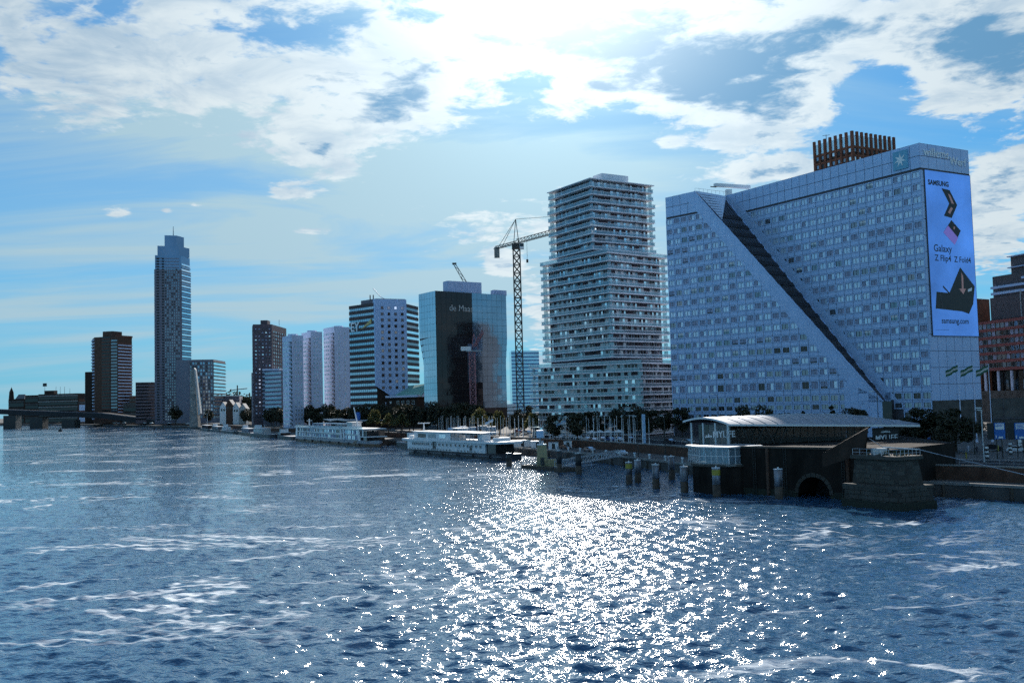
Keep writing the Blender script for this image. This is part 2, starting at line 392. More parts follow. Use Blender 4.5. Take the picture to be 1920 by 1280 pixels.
SHORE = [(-1500, 2500), (-822, 1780), (-560, 1400), (-335, 1047), (-198, 727), (-108, 559), (-48, 440), (-20, 386), (11, 322), (29.6, 271), (40.3, 234), (44, 214), (52, 192), (72, 169), (79, 160), (125, 100), (190, 20)]
def offset_line(pts, d):
    out = []
    for i, p in enumerate(pts):
        a = Vector(pts[max(0, i - 1)]); b = Vector(pts[min(len(pts) - 1, i + 1)]); t = (b - a).normalized(); n = Vector((-t.y, t.x)); q = Vector(p) + n * d; out.append((q.x, q.y))
    return out
WALL = offset_line(SHORE, 13.0)
for i in range(12, len(WALL)): WALL[i] = tuple(Vector(SHORE[i]) + (Vector(WALL[i]) - Vector(SHORE[i])) * .45)
def build_land():
    g = MB('paving'); g.poly([(x, y, STREET) for x, y in WALL] + [(4000, 20, STREET), (5000, 7000, STREET), (-5000, 7000, STREET), (-4000, 2600, STREET)])
    tag(g.build('ground'), kind='structure')
    rd = MB('asphalt'); A = offset_line(WALL, 9.0); B = offset_line(WALL, 24.0)
    for i in range(len(A) - 1): rd.poly([(*A[i], STREET + .012), (*A[i + 1], STREET + .012), (*B[i + 1], STREET + .012), (*B[i], STREET + .012)])
    ro = rd.build('road'); tag(ro, kind='structure')
    mk = MB('white_paint'); Cn = offset_line(WALL, 16.4); D = offset_line(WALL, 16.6)
    for i in range(len(Cn) - 1):
        a, b, c, d = Vector(Cn[i]), Vector(Cn[i + 1]), Vector(D[i + 1]), Vector(D[i]); n = int((b - a).length / 9)
        for k in range(n):
            t0, t1 = k / n, (k + .35) / n
            mk.poly([(*(a.lerp(b, t0)), STREET + .018), (*(a.lerp(b, t1)), STREET + .018), (*(d.lerp(c, t1)), STREET + .018), (*(d.lerp(c, t0)), STREET + .018)])
    mk.build('lane_marking', ro)
    kb = MB('concrete_light')
    for d0 in (8.75, 24.0):
        A2 = offset_line(WALL, d0); B2 = offset_line(WALL, d0 + .25)
        for i in range(len(A2) - 1):
            kb.hexa([(*A2[i], STREET - .02), (*A2[i + 1], STREET - .02), (*B2[i + 1], STREET - .02), (*B2[i], STREET - .02), (*A2[i], STREET + .13), (*A2[i + 1], STREET + .13), (*B2[i + 1], STREET + .13), (*B2[i], STREET + .13)])
    kb.build('kerb', ro)
    lq = MB('paving')
    for i in range(len(SHORE) - 1): lq.poly([(*SHORE[i], LOWQ), (*SHORE[i + 1], LOWQ), (*WALL[i + 1], LOWQ), (*WALL[i], LOWQ)])
    tag(lq.build('lower_quay'), kind='structure')
    w = thing('quay_wall', 'dark stone river wall along the waterline below the lower quay', 'wall', (*SHORE[8], 0))
    a = MB('concrete_dark')
    for i in range(len(SHORE) - 1): a.poly([(*SHORE[i], -3), (*SHORE[i + 1], -3), (*SHORE[i + 1], LOWQ - .25), (*SHORE[i], LOWQ - .25)])
    a.build('wall_face', w)
    cp = MB('concrete'); S1 = offset_line(SHORE, -.15); S2 = offset_line(SHORE, .7)
    for i in range(len(SHORE) - 1): cp.hexa([(*S1[i], LOWQ - .3), (*S1[i + 1], LOWQ - .3), (*S2[i + 1], LOWQ - .3), (*S2[i], LOWQ - .3), (*S1[i], LOWQ + .12), (*S1[i + 1], LOWQ + .12), (*S2[i + 1], LOWQ + .12), (*S2[i], LOWQ + .12)])
    cp.build('coping', w)
    fd = MB('timber')
    for i in range(4, len(SHORE) - 1):
        p, q = Vector(SHORE[i]), Vector(SHORE[i + 1]); n = max(1, int((q - p).length / 7)); t = (q - p).normalized(); nn = Vector((t.y, -t.x))
        for k in range(n):
            c = p.lerp(q, k / n) + nn * .15; fd.box(c.x - .2, c.x + .2, c.y - .2, c.y + .2, -2, LOWQ - .32)
    o = fd.build('fender_post_field', w); o['kind'] = 'stuff'
    w2 = thing('retaining_wall', 'brown brick retaining wall between the lower quay and the street', 'wall', (*WALL[8], 0))
    a = MB('brick_brown')
    for i in range(len(WALL) - 1): a.poly([(*WALL[i], LOWQ - .1), (*WALL[i + 1], LOWQ - .1), (*WALL[i + 1], STREET + .55), (*WALL[i], STREET + .55)])
    a.build('wall_face', w2)
    cp = MB('concrete'); S1 = offset_line(WALL, -.1); S2 = offset_line(WALL, .4)
    for i in range(len(WALL) - 1): cp.hexa([(*S1[i], STREET + .5), (*S1[i + 1], STREET + .5), (*S2[i + 1], STREET + .5), (*S2[i], STREET + .5), (*S1[i], STREET + .75), (*S1[i + 1], STREET + .75), (*S2[i + 1], STREET + .75), (*S2[i], STREET + .75)])
    cp.build('coping', w2)
build_land()
# ------------------------------------------------------------------ white office slab with the diagonal cut
def window_variants(w, h, frame='win_frame', depth=.22, split=2):
    """recessed window: reveal, frame bars and panes; variants by what shows behind the glass"""
    out = []
    for kind in ('sky', 'blind', 'half', 'dark', 'mixed', 'mid', 'low'):
        mb = MB('joint'); x0, x1 = -w / 2, w / 2; z0, z1 = -h / 2, h / 2
        # reveal
        for a, b in (((x0, z0), (x1, z0)), ((x1, z0), (x1, z1)), ((x1, z1), (x0, z1)), ((x0, z1), (x0, z0))):
            mb.poly([(a[0], 0, a[1]), (a[0], depth, a[1]), (b[0], depth, b[1]), (b[0], 0, b[1])], frame)
        pw = w / split
        for k in range(split):
            a, b = x0 + pw * k, x0 + pw * (k + 1)
            g = {'sky': 'glass_painted_sky', 'blind': 'blind', 'half': 'glass_painted_sky', 'dark': 'glass_dark', 'mixed': 'glass_painted_sky' if k else 'blind', 'mid': 'glass_mid', 'low': 'blind'}[kind]
            zs = z1
            if kind in ('half', 'low'):
                zs = z1 - h * (.42 if kind == 'half' else .72)
                mb.poly([(a, depth - .01, zs), (b, depth - .01, zs), (b, depth - .01, z1), (a, depth - .01, z1)], 'blind_white' if kind == 'half' else 'blind')
                g = 'glass_mid' if kind == 'half' else 'glass_dark'
            mb.poly([(a, depth - .01, z0), (b, depth - .01, z0), (b, depth - .01, zs), (a, depth - .01, zs)], g)
            if k: mb.box(a - .06, a + .06, depth - .10, depth - .015, z0, z1, frame)
        for zz in (z0, z1 - .07): mb.box(x0, x1, depth - .09, depth - .02, zz, zz + .07, frame)
        out.append(mb)
    return out
def ring_panel(W, Hh, w, h, t=.10, m='white_panel', dz=0.0):
    """facade plate with an opening, proud of the joints by t"""
    mb = MB(m); o = [(-W / 2, -Hh / 2), (W / 2, -Hh / 2), (W / 2, Hh / 2), (-W / 2, Hh / 2)]; i = [(-w / 2, dz - h / 2), (w / 2, dz - h / 2), (w / 2, dz + h / 2), (-w / 2, dz + h / 2)]
    P = [(x, 0, z) for x, z in o] + [(x, 0, z) for x, z in i] + [(x, t, z) for x, z in o]
    mb.faces(P, [(0, 1, 5, 4), (1, 2, 6, 5), (2, 3, 7, 6), (3, 0, 4, 7), (1, 0, 8, 9), (2, 1, 9, 10), (3, 2, 10, 11), (0, 3, 11, 8)]); return mb
def plate(W, Hh, t=.10, m='white_panel'):
    mb = MB(m); mb.box(-W / 2, W / 2, 0, t, -Hh / 2, Hh / 2); return mb
WN_ = (122.61, 292.29); WLf = (57.93, 363.4); WRt = (142.28, 303.4); WRr = (79.23, 363.61)
WTOP = 91.7
def build_white_slab():
    t = thing('office_slab', 'huge white panelled office slab with a dark diagonal cut across its front', 'building', (*WN_, STREET))
    fl, fr, fs = Face(WLf, WN_), Face(WRr, WN_), Face(WN_, WRt)
    dl = lambda z: 13.5 + .8816 * (91.4 - z)            # left edge of the cut, along the left plane
    dr = lambda z: .879 * (WTOP - z)                    # right edge of the cut, along the right plane
    back = Vector(WRt) - Vector(WN_); bR = Vector(WRr) + back; bL = Vector(WLf) + back * .9
    zb = STREET
    # carcass
    c = MB('joint')
    cl = lambda s, z, d=-.3: fl.p(s, d, z)
    cr = lambda s, z, d=-.3: fr.p(s, d, z)
    c.poly([cl(0, zb), cl(81, zb), cl(81, 15), cl(dl(WTOP), WTOP), cl(0, WTOP)])
    c.poly([cr(66.9, zb), cr(fr.L, zb), cr(fr.L, WTOP), cr(0, WTOP), cr(66.9, 15.6)])
    c.poly([(WLf[0], WLf[1], zb), (WLf[0], WLf[1], WTOP), (bL.x, bL.y, WTOP), (bL.x, bL.y, zb)], 'white_panel_b')
    c.poly([(bL.x, bL.y, zb), (bL.x, bL.y, WTOP), (bR.x, bR.y, WTOP), (WRt[0], WRt[1], WTOP), (WRt[0], WRt[1], zb)], 'white_panel_b')
    c.poly([fs.p(0, -.14, zb), fs.p(fs.L, -.14, zb), fs.p(fs.L, -.14, WTOP), fs.p(0, -.14, WTOP)])
    c.build('wall', t)
    rf = MB('roof_grey'); rf.poly([cl(0, WTOP - .15), cl(dl(WTOP), WTOP - .15), cr(0, WTOP - .15), cr(fr.L, WTOP - .15), (WRt[0], WRt[1], WTOP - .15), (bR.x, bR.y, WTOP - .15), (bL.x, bL.y, WTOP - .15)]); ro = rf.build('roof', t)
    # sloping glazed face in the cut, from the left edge back to the right edge
    gl = MB('glass_cut'); n = 20; zs = [15.6 + (WTOP - 15.6) * i / n for i in range(n + 1)]
    for i in range(n):
        z0, z1 = zs[i], zs[i + 1]; gl.poly([cl(dl(z0), z0, -.2), cr(dr(z0), z0, -.2), cr(dr(z1), z1, -.2), cl(dl(z1), z1, -.2)])
    go = gl.build('sloping_glazing', t)
    for k in range(1, 9):
        b = MB('cut_bar'); f = k / 9
        p0 = Vector(cl(dl(15.8), 15.8, -.1)).lerp(Vector(cr(dr(15.8), 15.8, -.1)), f); p1 = Vector(cl(dl(WTOP), WTOP, -.1)).lerp(Vector(cr(dr(WTOP), WTOP, -.1)), f); b.bar(p0, p1, .28, .28); b.build('glazing_bar', go)
    for k, z in enumerate(ROWZ[:17]):
        b = MB('cut_band'); zz = z - 1.4
        p0, p1 = Vector(cl(dl(zz), zz, -.1)), Vector(cr(dr(zz), zz, -.1)); q0, q1 = Vector(cl(dl(zz + 1.5), zz + 1.5, -.1)), Vector(cr(dr(zz + 1.5), zz + 1.5, -.1))
        b.poly([p0, p1, q1, q0]); o = b.build('floor_band', go); o.location = (.12, -.12, .12)
    tri = MB('painted_lit_glass')  # brightly lit triangle of the glazing, the light put into a paler colour
    tri.poly([cl(dl(79.3), 79.3, -.1), cr(1.0, WTOP - .6, -.1), cl(dl(WTOP), WTOP - .2, -.1)]); to = tri.build('painted_lit_triangle', go); to.location = (.35, -.35, .35)
    for k in range(9):
        z = 80.3 + 1.2 * k; f = (z - 79.3) / (WTOP - 79.3); b = MB('joint'); p0 = Vector(cl(dl(z), z, -.1)); p1 = p0.lerp(Vector(cr(dr(z), z, -.1)), f * .94); b.bar(p0, p1, .10); o = b.build('glazing_bar', go); o.location = (.42, -.42, .42)
    # plain white margins running down both sides of the cut
    mg = MB('white_panel')
    mg.poly([fl.p(dl(15) - 6, -.06, 15), fl.p(dl(15), -.06, 15), fl.p(dl(WTOP), -.06, WTOP), fl.p(dl(WTOP) - 6, -.06, WTOP)])
    mg.poly([fr.p(dr(15.6), -.06, 15.6), fr.p(dr(15.6) + 4.5, -.06, 15.6), fr.p(4.5, -.06, WTOP), fr.p(0, -.06, WTOP)])
    mg.poly([fl.p(68, -.06, STREET), fl.p(81, -.06, STREET), fl.p(81, -.06, 15.5), fl.p(68, -.06, 22)]); mg.poly([fr.p(66.9, -.06, STREET), fr.p(69, -.06, STREET), fr.p(69, -.06, 22), fr.p(66.9, -.06, 17)])
    mg.build('cut_margin', t)
    # rims of the cut
    rm = MB('white_panel'); rm.bar(fl.p(dl(15.5), -.1, 15.5), fl.p(dl(WTOP), -.1, WTOP), .5, .4); rm.bar(fr.p(dr(15.5), -.1, 15.5), fr.p(0, -.1, WTOP), .5, .4); rm.build('cut_rim', t)
    # entrance slot below the cut
    sl = MB('glass_dark'); fl.slab(sl, 80.6, 83.6, -.14, .02, zb, 15.2); sl.build('entrance_slot', t)
    rr = random.Random(3); wins, pans, spans, blanks = [], [], [], []
    hts = [1.75] * 16 + [2.35] + [1.75, 1.5, 1.5]
    ww, gap = 2.45, .05
    var_w = {}
    for i, z in enumerate(ROWZ):
        h = hts[i]; zn = ROWZ[i + 1] if i + 1 < len(ROWZ) else z - 2.9; pitch = z - zn
        for face, cols, lo, hi in ((fl, [1.45 + 3.325 * k for k in range(29)], -9, dl(z) - (5.2 if i < 17 else 6)), (fr, [fr.L - 1.72 - 3.34 * k for k in range(25)], dr(z) + 2.0, 999)):
            if i >= 17: lo = 68 if face is fr else lo
            for s in cols:
                if face is fl and s > dl(z + h / 2 + .35) - 1.7: continue
                if face is fr and s < dr(z - h / 2 - .35) + 1.7: continue
                if face is fr and i >= 16 and s < 68: continue
                if face is fl and i >= 17 and s > 79: continue
                has = lo <= s <= hi
                if has:
                    q = rr.random(); left = s / 40.0 if face is fl else 0
                    if face is fr: k = 0 if q < (.80 if i < 4 else .42) else 1 if q < .72 else 4 if q < .88 else 5 if q < .95 else 2
                    else: k = 0 if q < .32 else 1 if q < .55 else 4 if q < .72 else 2 if q < .80 else 5 if q < .95 else 6
                    if face is fr and s < dr(z) + 6 and q < .55: k = 3
                    if i >= 12 and face is fl and rr.random() < .4: k = rr.choice((3, 5, 1, 6))
                    if i >= 17: k = 5 if rr.random() < .8 else 3
                    wins.append((face.p(s, -.0, z), face.rot, k, h)); pans.append((face.p(s, 0, z), face.rot, h))
                else: blanks.append((face.p(s, 0, z), face.rot, h))
                sp = pitch - h / 2 - .35 - (hts[i + 1] if i + 1 < 20 else 1.5) / 2 - .35
                if sp > .3 and not (face is fr and s < dr(z - pitch + .8) + 1.7):
                    zc = z - h / 2 - .35 - sp / 2; spans.append((face.p(s, 0, zc), face.rot, round(sp, 2)))
    def run(name, items, maker):
        keys = sorted({(a[-1]) for a in items}); vs = []; base = {}
        for k in keys:
            base[k] = len(vs); vs += maker(k)
        cells(t, name, vs, [(a[0], a[1], base[a[-1]] + (a[2] if len(a) == 4 else 0)) for a in items])
    run('window', wins, lambda h: window_variants(ww, h))
    run('window_panel', pans, lambda h: [ring_panel(3.18, h + .60, ww, h)])
    run('spandrel_panel', spans, lambda sp: [plate(3.18, sp - .08)])
    run('blank_panel', blanks, lambda h: [plate(3.18, h + .60)])
    # parapet panels: two courses along the top of both planes and the side
    par = []
    for face, lo, n_, w_ in ((fl, 0, 4, 3.325), (fr, 1.0, 24, 3.34)):
        for k in range(n_):
            for j, (zc, hh) in enumerate(((89.75, 3.75), (86.0, 3.65))):
                s = lo + w_ * (k + .5) if face is fl else fr.L - .05 - w_ * (k + .5)
                if face is fr and s < dr(zc - 1.8) + 1.4: continue
                par.append((face.p(s, 0, zc), face.rot, j))
    for k in range(1):
        par.append((fl.p(3.325 * 4.5, 0, 86.0), fl.rot, 1))
    cells(t, 'parapet_panel', [plate(3.18, 3.66), plate(3.18, 3.54)], par)
    side = []; nW = 6; wS = fs.L / nW
    zc = [89.75, 86.0]; z = 83.6
    while z > 16: zc.append(z - 2.45); z -= 4.9
    vs = [plate(wS - .15, 3.66), plate(wS - .15, 3.54), plate(wS - .15, 4.76)]
    for j, zz in enumerate(zc):
        for k in range(nW): side.append((fs.p((k + .5) * wS, 0, zz), fs.rot, min(j, 2)))
    cells(t, 'side_panel', vs, side)
    lo = MB('concrete_dark'); fs.slab(lo, .1, fs.L, -.1, -.02, STREET, 15.0); lo.build('plinth', t)
    # raised lettering on the side parapet
    a = on_face(fit(text_mb('willems', 3.9, 'letter_white', .25), 11.4), fs, 1.5, .18, 88.0); a.build('lettering', t)
    a = on_face(fit(text_mb('Werf', 4.6, 'letter_white', .25), 7.6), fs, 13.4, .18, 86.4); a.build('lettering', t)
    # roof railing and the window-cleaning gantry
    rl = MB('steel')
    for k in range(9):
        p = Vector(fl.p(dl(WTOP), -.5, WTOP)).lerp(Vector(fr.p(2, -.5, WTOP)), k / 8); rl.bar(p, p + Vector((0, 0, 1.2)), .07)
        if k: rl.bar(pp + Vector((0, 0, 1.2)), p + Vector((0, 0, 1.2)), .07)
        pp = p
    rl.build('roof_railing', t)
    # square emblem sign with a seven-pointed star
    sg = thing('emblem_sign', 'square pale blue sign with a white seven pointed star high on the white slab', 'sign', fr.p(77, .2, 85.2))
    f = MB('sign_blue'); s0 = fr.L - 9.0; fr.slab(f, s0, s0 + 5.1, .02, .5, 85.0, 90.6); f.build('plate', sg)
    st = MB('letter_white'); cx, cz = s0 + 2.55, 87.8; pts = []
    for k in range(14):
        a_ = math.pi / 2 + k * math.pi / 7; r_ = 2.25 if k % 2 == 0 else .8; pts.append((cx + r_ * math.cos(a_), cz + r_ * math.sin(a_)))
    for k in range(14):
        a_, b_ = pts[k], pts[(k + 1) % 14]; st.poly([fr.p(cx, .62, cz), fr.p(a_[0], .55, a_[1]), fr.p(b_[0], .55, b_[1])])
    st.build('star', sg)
    # gantry on the roof
    g = thing('roof_gantry', 'long white beam on a short mast above the roof of the white slab', 'gantry', (*at(1366, 366, 368).xy, WTOP))
    q = at(1366, 362, 368); m_ = MB('white_paint'); m_.box(q.x - 1.1, q.x + 1.1, q.y - 1, q.y + 1, WTOP - .2, q.z + 1.2); m_.build('mast', g)
    a_, b_ = at(1340, 347, 366), at(1405, 351, 371); m_ = MB('white_paint'); m_.bar(a_, b_, 1.6, 1.1); m_.build('beam', g)
    m_ = MB('white_paint'); m_.bar(at(1346, 349, 366), at(1404, 353, 371), .9, .6); m_.build('rail', g)
    m_ = MB('steel_dark'); m_.bar(at(1332, 350, 366), at(1343, 351, 366), .3, .3); m_.build('hook_arm', g)
    # advertising screen on the side
    ad = thing('advertising_screen', 'tall glowing blue advertising screen on the end of the white slab', 'screen', fs.p(1.2, .2, 34))
    f = MB('frame_dark'); fs.slab(f, 1.2, 22.4, .02, .38, 34.0, 83.75); f.build('casing', ad)
    f = MB('screen_blue'); fs.slab(f, 1.4, 22.2, .39, .42, 34.2, 83.55); f.build('display', ad)
    def put(body, width, s, z, bold=0.0):
        on_face(fit(text_mb(body, 2.4, 'screen_black', 0, 'LEFT', 1, bold), width), fs, s, .47, z).build('lettering', ad)
    put('SAMSUNG', 9.4, 2.5, 79.3, .10)
    put('Galaxy', 8.2, 3.6, 59.3, .03); put('Z Flip4', 7.4, 3.8, 56.5, .03); put('Z Fold4', 7.8, 12.6, 56.5, .03); put('samsung.com', 12.4, 5.4, 37.9, .04)
    put('––––––––––', 6.0, 2.6, 35.6)
    def shape(pts, m, d, name):
        b = MB(m); b.poly([fs.p(s, d, z) for s, z in pts]); b.build(name, ad)
    shape([(8.5, 78.6), (12.2, 78.3), (15.4, 74.0), (12.5, 69.8), (9.0, 70.3), (11.7, 74.2)][::-1], 'screen_black', .46, 'picture_phone')
    shape([(11.3, 77.2), (12.4, 76.8), (13.9, 74.2), (12.8, 74.3)][::-1], 'screen_skin', .48, 'picture_detail'); shape([(12.4, 73.2), (13.3, 72.8), (11.8, 71.0), (10.9, 71.4)][::-1], 'screen_skin', .48, 'picture_detail')
    shape([(12.3, 69.2), (16.4, 66.2), (13.2, 61.7), (8.3, 65.2)][::-1], 'screen_black', .45, 'picture_phone')
    shape([(10.6, 67.4), (15.0, 63.9), (13.2, 61.7), (8.3, 65.2)][::-1], 'screen_mauve', .47, 'picture_detail'); shape([(13.2, 67.4), (13.8, 67.2), (13.6, 66.4), (13.0, 66.6)][::-1], 'screen_skin', .47, 'picture_detail')
    shape([(15.2, 55.0), (21.6, 49.4), (20.4, 44.0), (18.2, 40.9), (15.0, 41.6), (3.0, 42.2), (3.8, 47.2), (9.6, 47.0)][::-1], 'screen_black', .45, 'picture_phone')
    shape([(15.6, 53.6), (16.4, 52.0), (16.2, 48.0), (15.4, 48.2)][::-1], 'screen_skin', .47, 'picture_detail'); shape([(14.2, 48.4), (17.4, 48.6), (16.0, 46.8)][::-1], 'screen_skin', .475, 'picture_detail')
    shape([(18.2, 48.4), (20.2, 49.0), (20.0, 48.0), (18.2, 47.6)][::-1], 'letter_white', .47, 'picture_detail'); shape([(6.9, 49.2), (10.4, 46.6), (10.0, 46.3), (6.7, 48.7)][::-1], 'screen_black', .47, 'picture_detail')
    shape([(5.2, 46.8), (5.6, 46.7), (6.3, 42.4), (6.0, 42.4)][::-1], 'frame_dark', .47, 'picture_detail')
ROWZ = [82.3, 78.55, 74.8, 71.1, 67.3, 63.5, 59.7, 55.9, 52.0, 48.15, 44.3, 40.4, 36.5, 32.65, 28.8, 25.0, 20.8, 16.6, 13.8, 11.0]
wavy_glass('glass_cut', (.12, .12, .14), .7, .10, .05, .5)
mat('cut_bar', (.10, .095, .095), .5, .3, var=0); mat('cut_band', (.025, .02, .02), .6, var=0)
mat('painted_lit_glass', (.62, .72, .88), .2, .2, var=.08, vscale=.4); mat('letter_white', (.85, .85, .86), .5, var=0)
mat('sign_blue', (.16, .42, .58), .5, var=.05)
mat('screen_blue', (.07, .23, .68), .4, var=.25, vscale=.06, emit=.48)
mat('screen_black', (.004, .004, .005), .4, var=0); mat('screen_skin', (.25, .16, .16), .4, var=0, emit=.25); mat('screen_mauve', (.14, .11, .38), .4, var=0, emit=.5)
build_white_slab()
# ------------------------------------------------------------------ towers and blocks along the river
mat('brick_tower2', (.115, .085, .10), .8, var=.12, vscale=.3)
mat('tower_grey2', (.14, .12, .13), .8, var=.1)
mat('slab_blue', (.10, .24, .46), .5, var=.05)
def far_window(w, h, glass, frame='frame_dark', t=.10):
    mb = MB(glass); mb.poly([(-w / 2, -.03, -h / 2), (w / 2, -.03, -h / 2), (w / 2, -.03, h / 2), (-w / 2, -.03, h / 2)])
    for x in (-w / 2, w / 2 - .12): mb.box(x, x + .12, -t, 0, -h / 2, h / 2, frame)
    for z in (-h / 2, h / 2 - .12): mb.box(-w / 2 + .12, w / 2 - .12, -t, 0, z, z + .12, frame)
    return mb
def window_grid(root, face, s0, s1, n, z0, z1, rows, w, h, glasses, frame='frame_dark', name='window', seed=1, weights=None, limit=300):
    r = random.Random(seed); vs = [far_window(w, h, g, frame) for g in glasses]; items = []
    for j in range(rows):
        z = z0 + (z1 - z0) * (j + .5) / rows
        for i in range(n): items.append((face.p(s0 + (s1 - s0) * (i + .5) / n, .01, z), face.rot, r.choices(range(len(vs)), weights)[0]))
    cells(root, name, vs, items, limit)
def bands(root, face, s0, s1, zs, h, d, m, name):
    for z in zs:
        b = MB(m); face.slab(b, s0, s1, 0.0, d, z, z + h); b.build(name, root)
def body(root, poly, z0, z1, m, name='wall'):
    b = MB(m); b.prism(poly, z0, z1); return b.build(name, root)
def V2(p): return Vector(p[:2])
def four(a, n, b):
    d = V2(a) + V2(b) - V2(n); return [tuple(V2(a)), tuple(V2(n)), tuple(V2(b)), (d.x, d.y)]

# --- stepped apartment tower with glass balconies
def build_terraced():
    t = thing('terraced_tower', 'tall stepped apartment tower wrapped in glass balconies, left of the white slab', 'building', (40, 385, STREET))
    tiers = [((16.57, 414.95), (32.28, 389.06), (60.07, 406.17), 77.5, 105.7), ((12.95, 416.2), (37.94, 382.0), (64.0, 402.7), 34.4, 74.94), ((6.9, 398.8), (47.54, 369.9), (75, 404), 4.9, 31.4)]
    r = random.Random(8); FH = 3.08
    wins = []
    W, Hh = 2.95, 2.55
    def flat(kinds):
        mb = MB('brick_tower'); n = len(kinds); pw = W / n
        for i, k in enumerate(kinds):
            a, b = -W / 2 + pw * i, -W / 2 + pw * (i + 1)
            if k == 'w': mb.poly([(a, -.02, 0), (b, -.02, 0), (b, -.02, Hh), (a, -.02, Hh)], 'brick_tower')
            else:
                mb.poly([(a, -.02, 0), (b, -.02, 0), (b, -.02, Hh), (a, -.02, Hh)], {'g': 'glass_sky', 'd': 'glass_dark', 'c': 'blind_white', 'm': 'glass_mid'}[k])
                mb.box(a, a + .1, -.10, 0, 0, Hh, 'galvanised'); mb.box(b - .1, b, -.10, 0, 0, Hh, 'galvanised')
        return mb
    vs = [flat(k) for k in (['g', 'm'], ['c', 'm'], ['w', 'g', 'w'], ['w', 'w'], ['d', 'm'], ['d', 'd'], ['g', 'c'], ['w', 'm'])]
    inner = 2.3; k = 0
    for ti, (a, n, b, z0, z1) in enumerate(tiers):
        a, n, b = V2(a), V2(n), V2(b); ua = (n - a).normalized(); ub = (b - n).normalized()
        na = Vector((ua.y, -ua.x)); nb = Vector((ub.y, -ub.x))
        ia = a + ua * inner - na * inner; inn = n - ua * 0 - na * inner - nb * inner; ib = b - ub * inner - nb * inner
        core = MB('brick_tower'); core.prism([tuple(ia), tuple(inn), tuple(ib), tuple(ia + ib - inn)], STREET, z1 - .6); core.build('core_wall', t)
        nf = round((z1 - z0) / FH)
        for f in range(nf + 1):
            z = z1 - f * (z1 - z0) / nf; top = f == 0
            o1, o2, o3 = (r.choice((-.5, 0, .45, .2)) for _ in range(3))
            A = a - ua * (.3 + o3); N = n + na * o1 * .6 + nb * o2 * .6; B = b + ub * (.2 + o3); D = A + B - N
            s = MB('slab_white'); s.prism([tuple(A), tuple(N), tuple(B), tuple(D)], z - .30, z); so = s.build('floor_slab', t)
            if top and ti < 1: continue
            g = MB('railing_glass')
            for p, q in ((A, N), (N, B)):
                fc = Face(p, q); L = fc.L; nn = max(1, int(L / 3.2))
                for i in range(nn): fc.slab(g, L * i / nn + .05, L * (i + 1) / nn - .05, -.16, -.12, z + .02, z + 1.12)
            fa = Face(D, A); fa.slab(g, fa.L - 2.0, fa.L - .2, -.16, -.12, z + .02, z + 1.12); fb = Face(B, D); fb.slab(g, .2, 2.4, -.16, -.12, z + .02, z + 1.12)
            ro = g.build('glass_railing', so)
            hr = MB('slab_white'); hr.bar((*(A * .998 + N * .002), z + 1.15), (*N, z + 1.15), .13); hr.bar((*N, z + 1.15), (*B, z + 1.15), .13); hr.build('handrail', so)
            if f or ti:
                zz = z + .02
                if ti and f == 0: continue
                for p, q in ((ia, inn), (inn, ib)):
                    fc = Face(p, q); m_ = int(fc.L / 3.0)
                    for i in range(m_):
                        right = q is ib; v = r.choices(range(8), (2, 1.3, 1.5, 1.5, 3, 3.5, 1.2, 2) if not right else (3.0, 2.2, 2.2, 2, 1, .6, 2, 2))[0]
                        wins.append((fc.p((i + .5) * fc.L / m_, .03, zz), fc.rot, v))
        # glass wind screens at the slab ends
        for fc, s in ((Face(n, b), 1.5), (Face(n, b), Face(n, b).L - 1.2), (Face(a, n), 1.0), (Face(a, n), Face(a, n).L * .5)):
            sc_ = MB('railing_glass')
            for f in range(1, nf + 1):
                z = z1 - f * (z1 - z0) / nf; fc.slab(sc_, s, s + .06, -inner, -.2, z + .02, z + FH - .5)
            sc_.build('wind_screen_field', t)['kind'] = 'stuff'
    cells(t, 'facade_bay', vs, wins)
    p = MB('slab_white'); p.prism([(34.7, 401.1), (37.9, 396.1), (49.3, 402.8), (46, 408)], 105.5, 109.0); p.build('roof_house', t)
mat('slab_white', (.80, .80, .84), .6, var=.08, vscale=.4); mat('brick_tower', (.075, .06, .07), .85, var=.2, vscale=.5)
build_terraced()

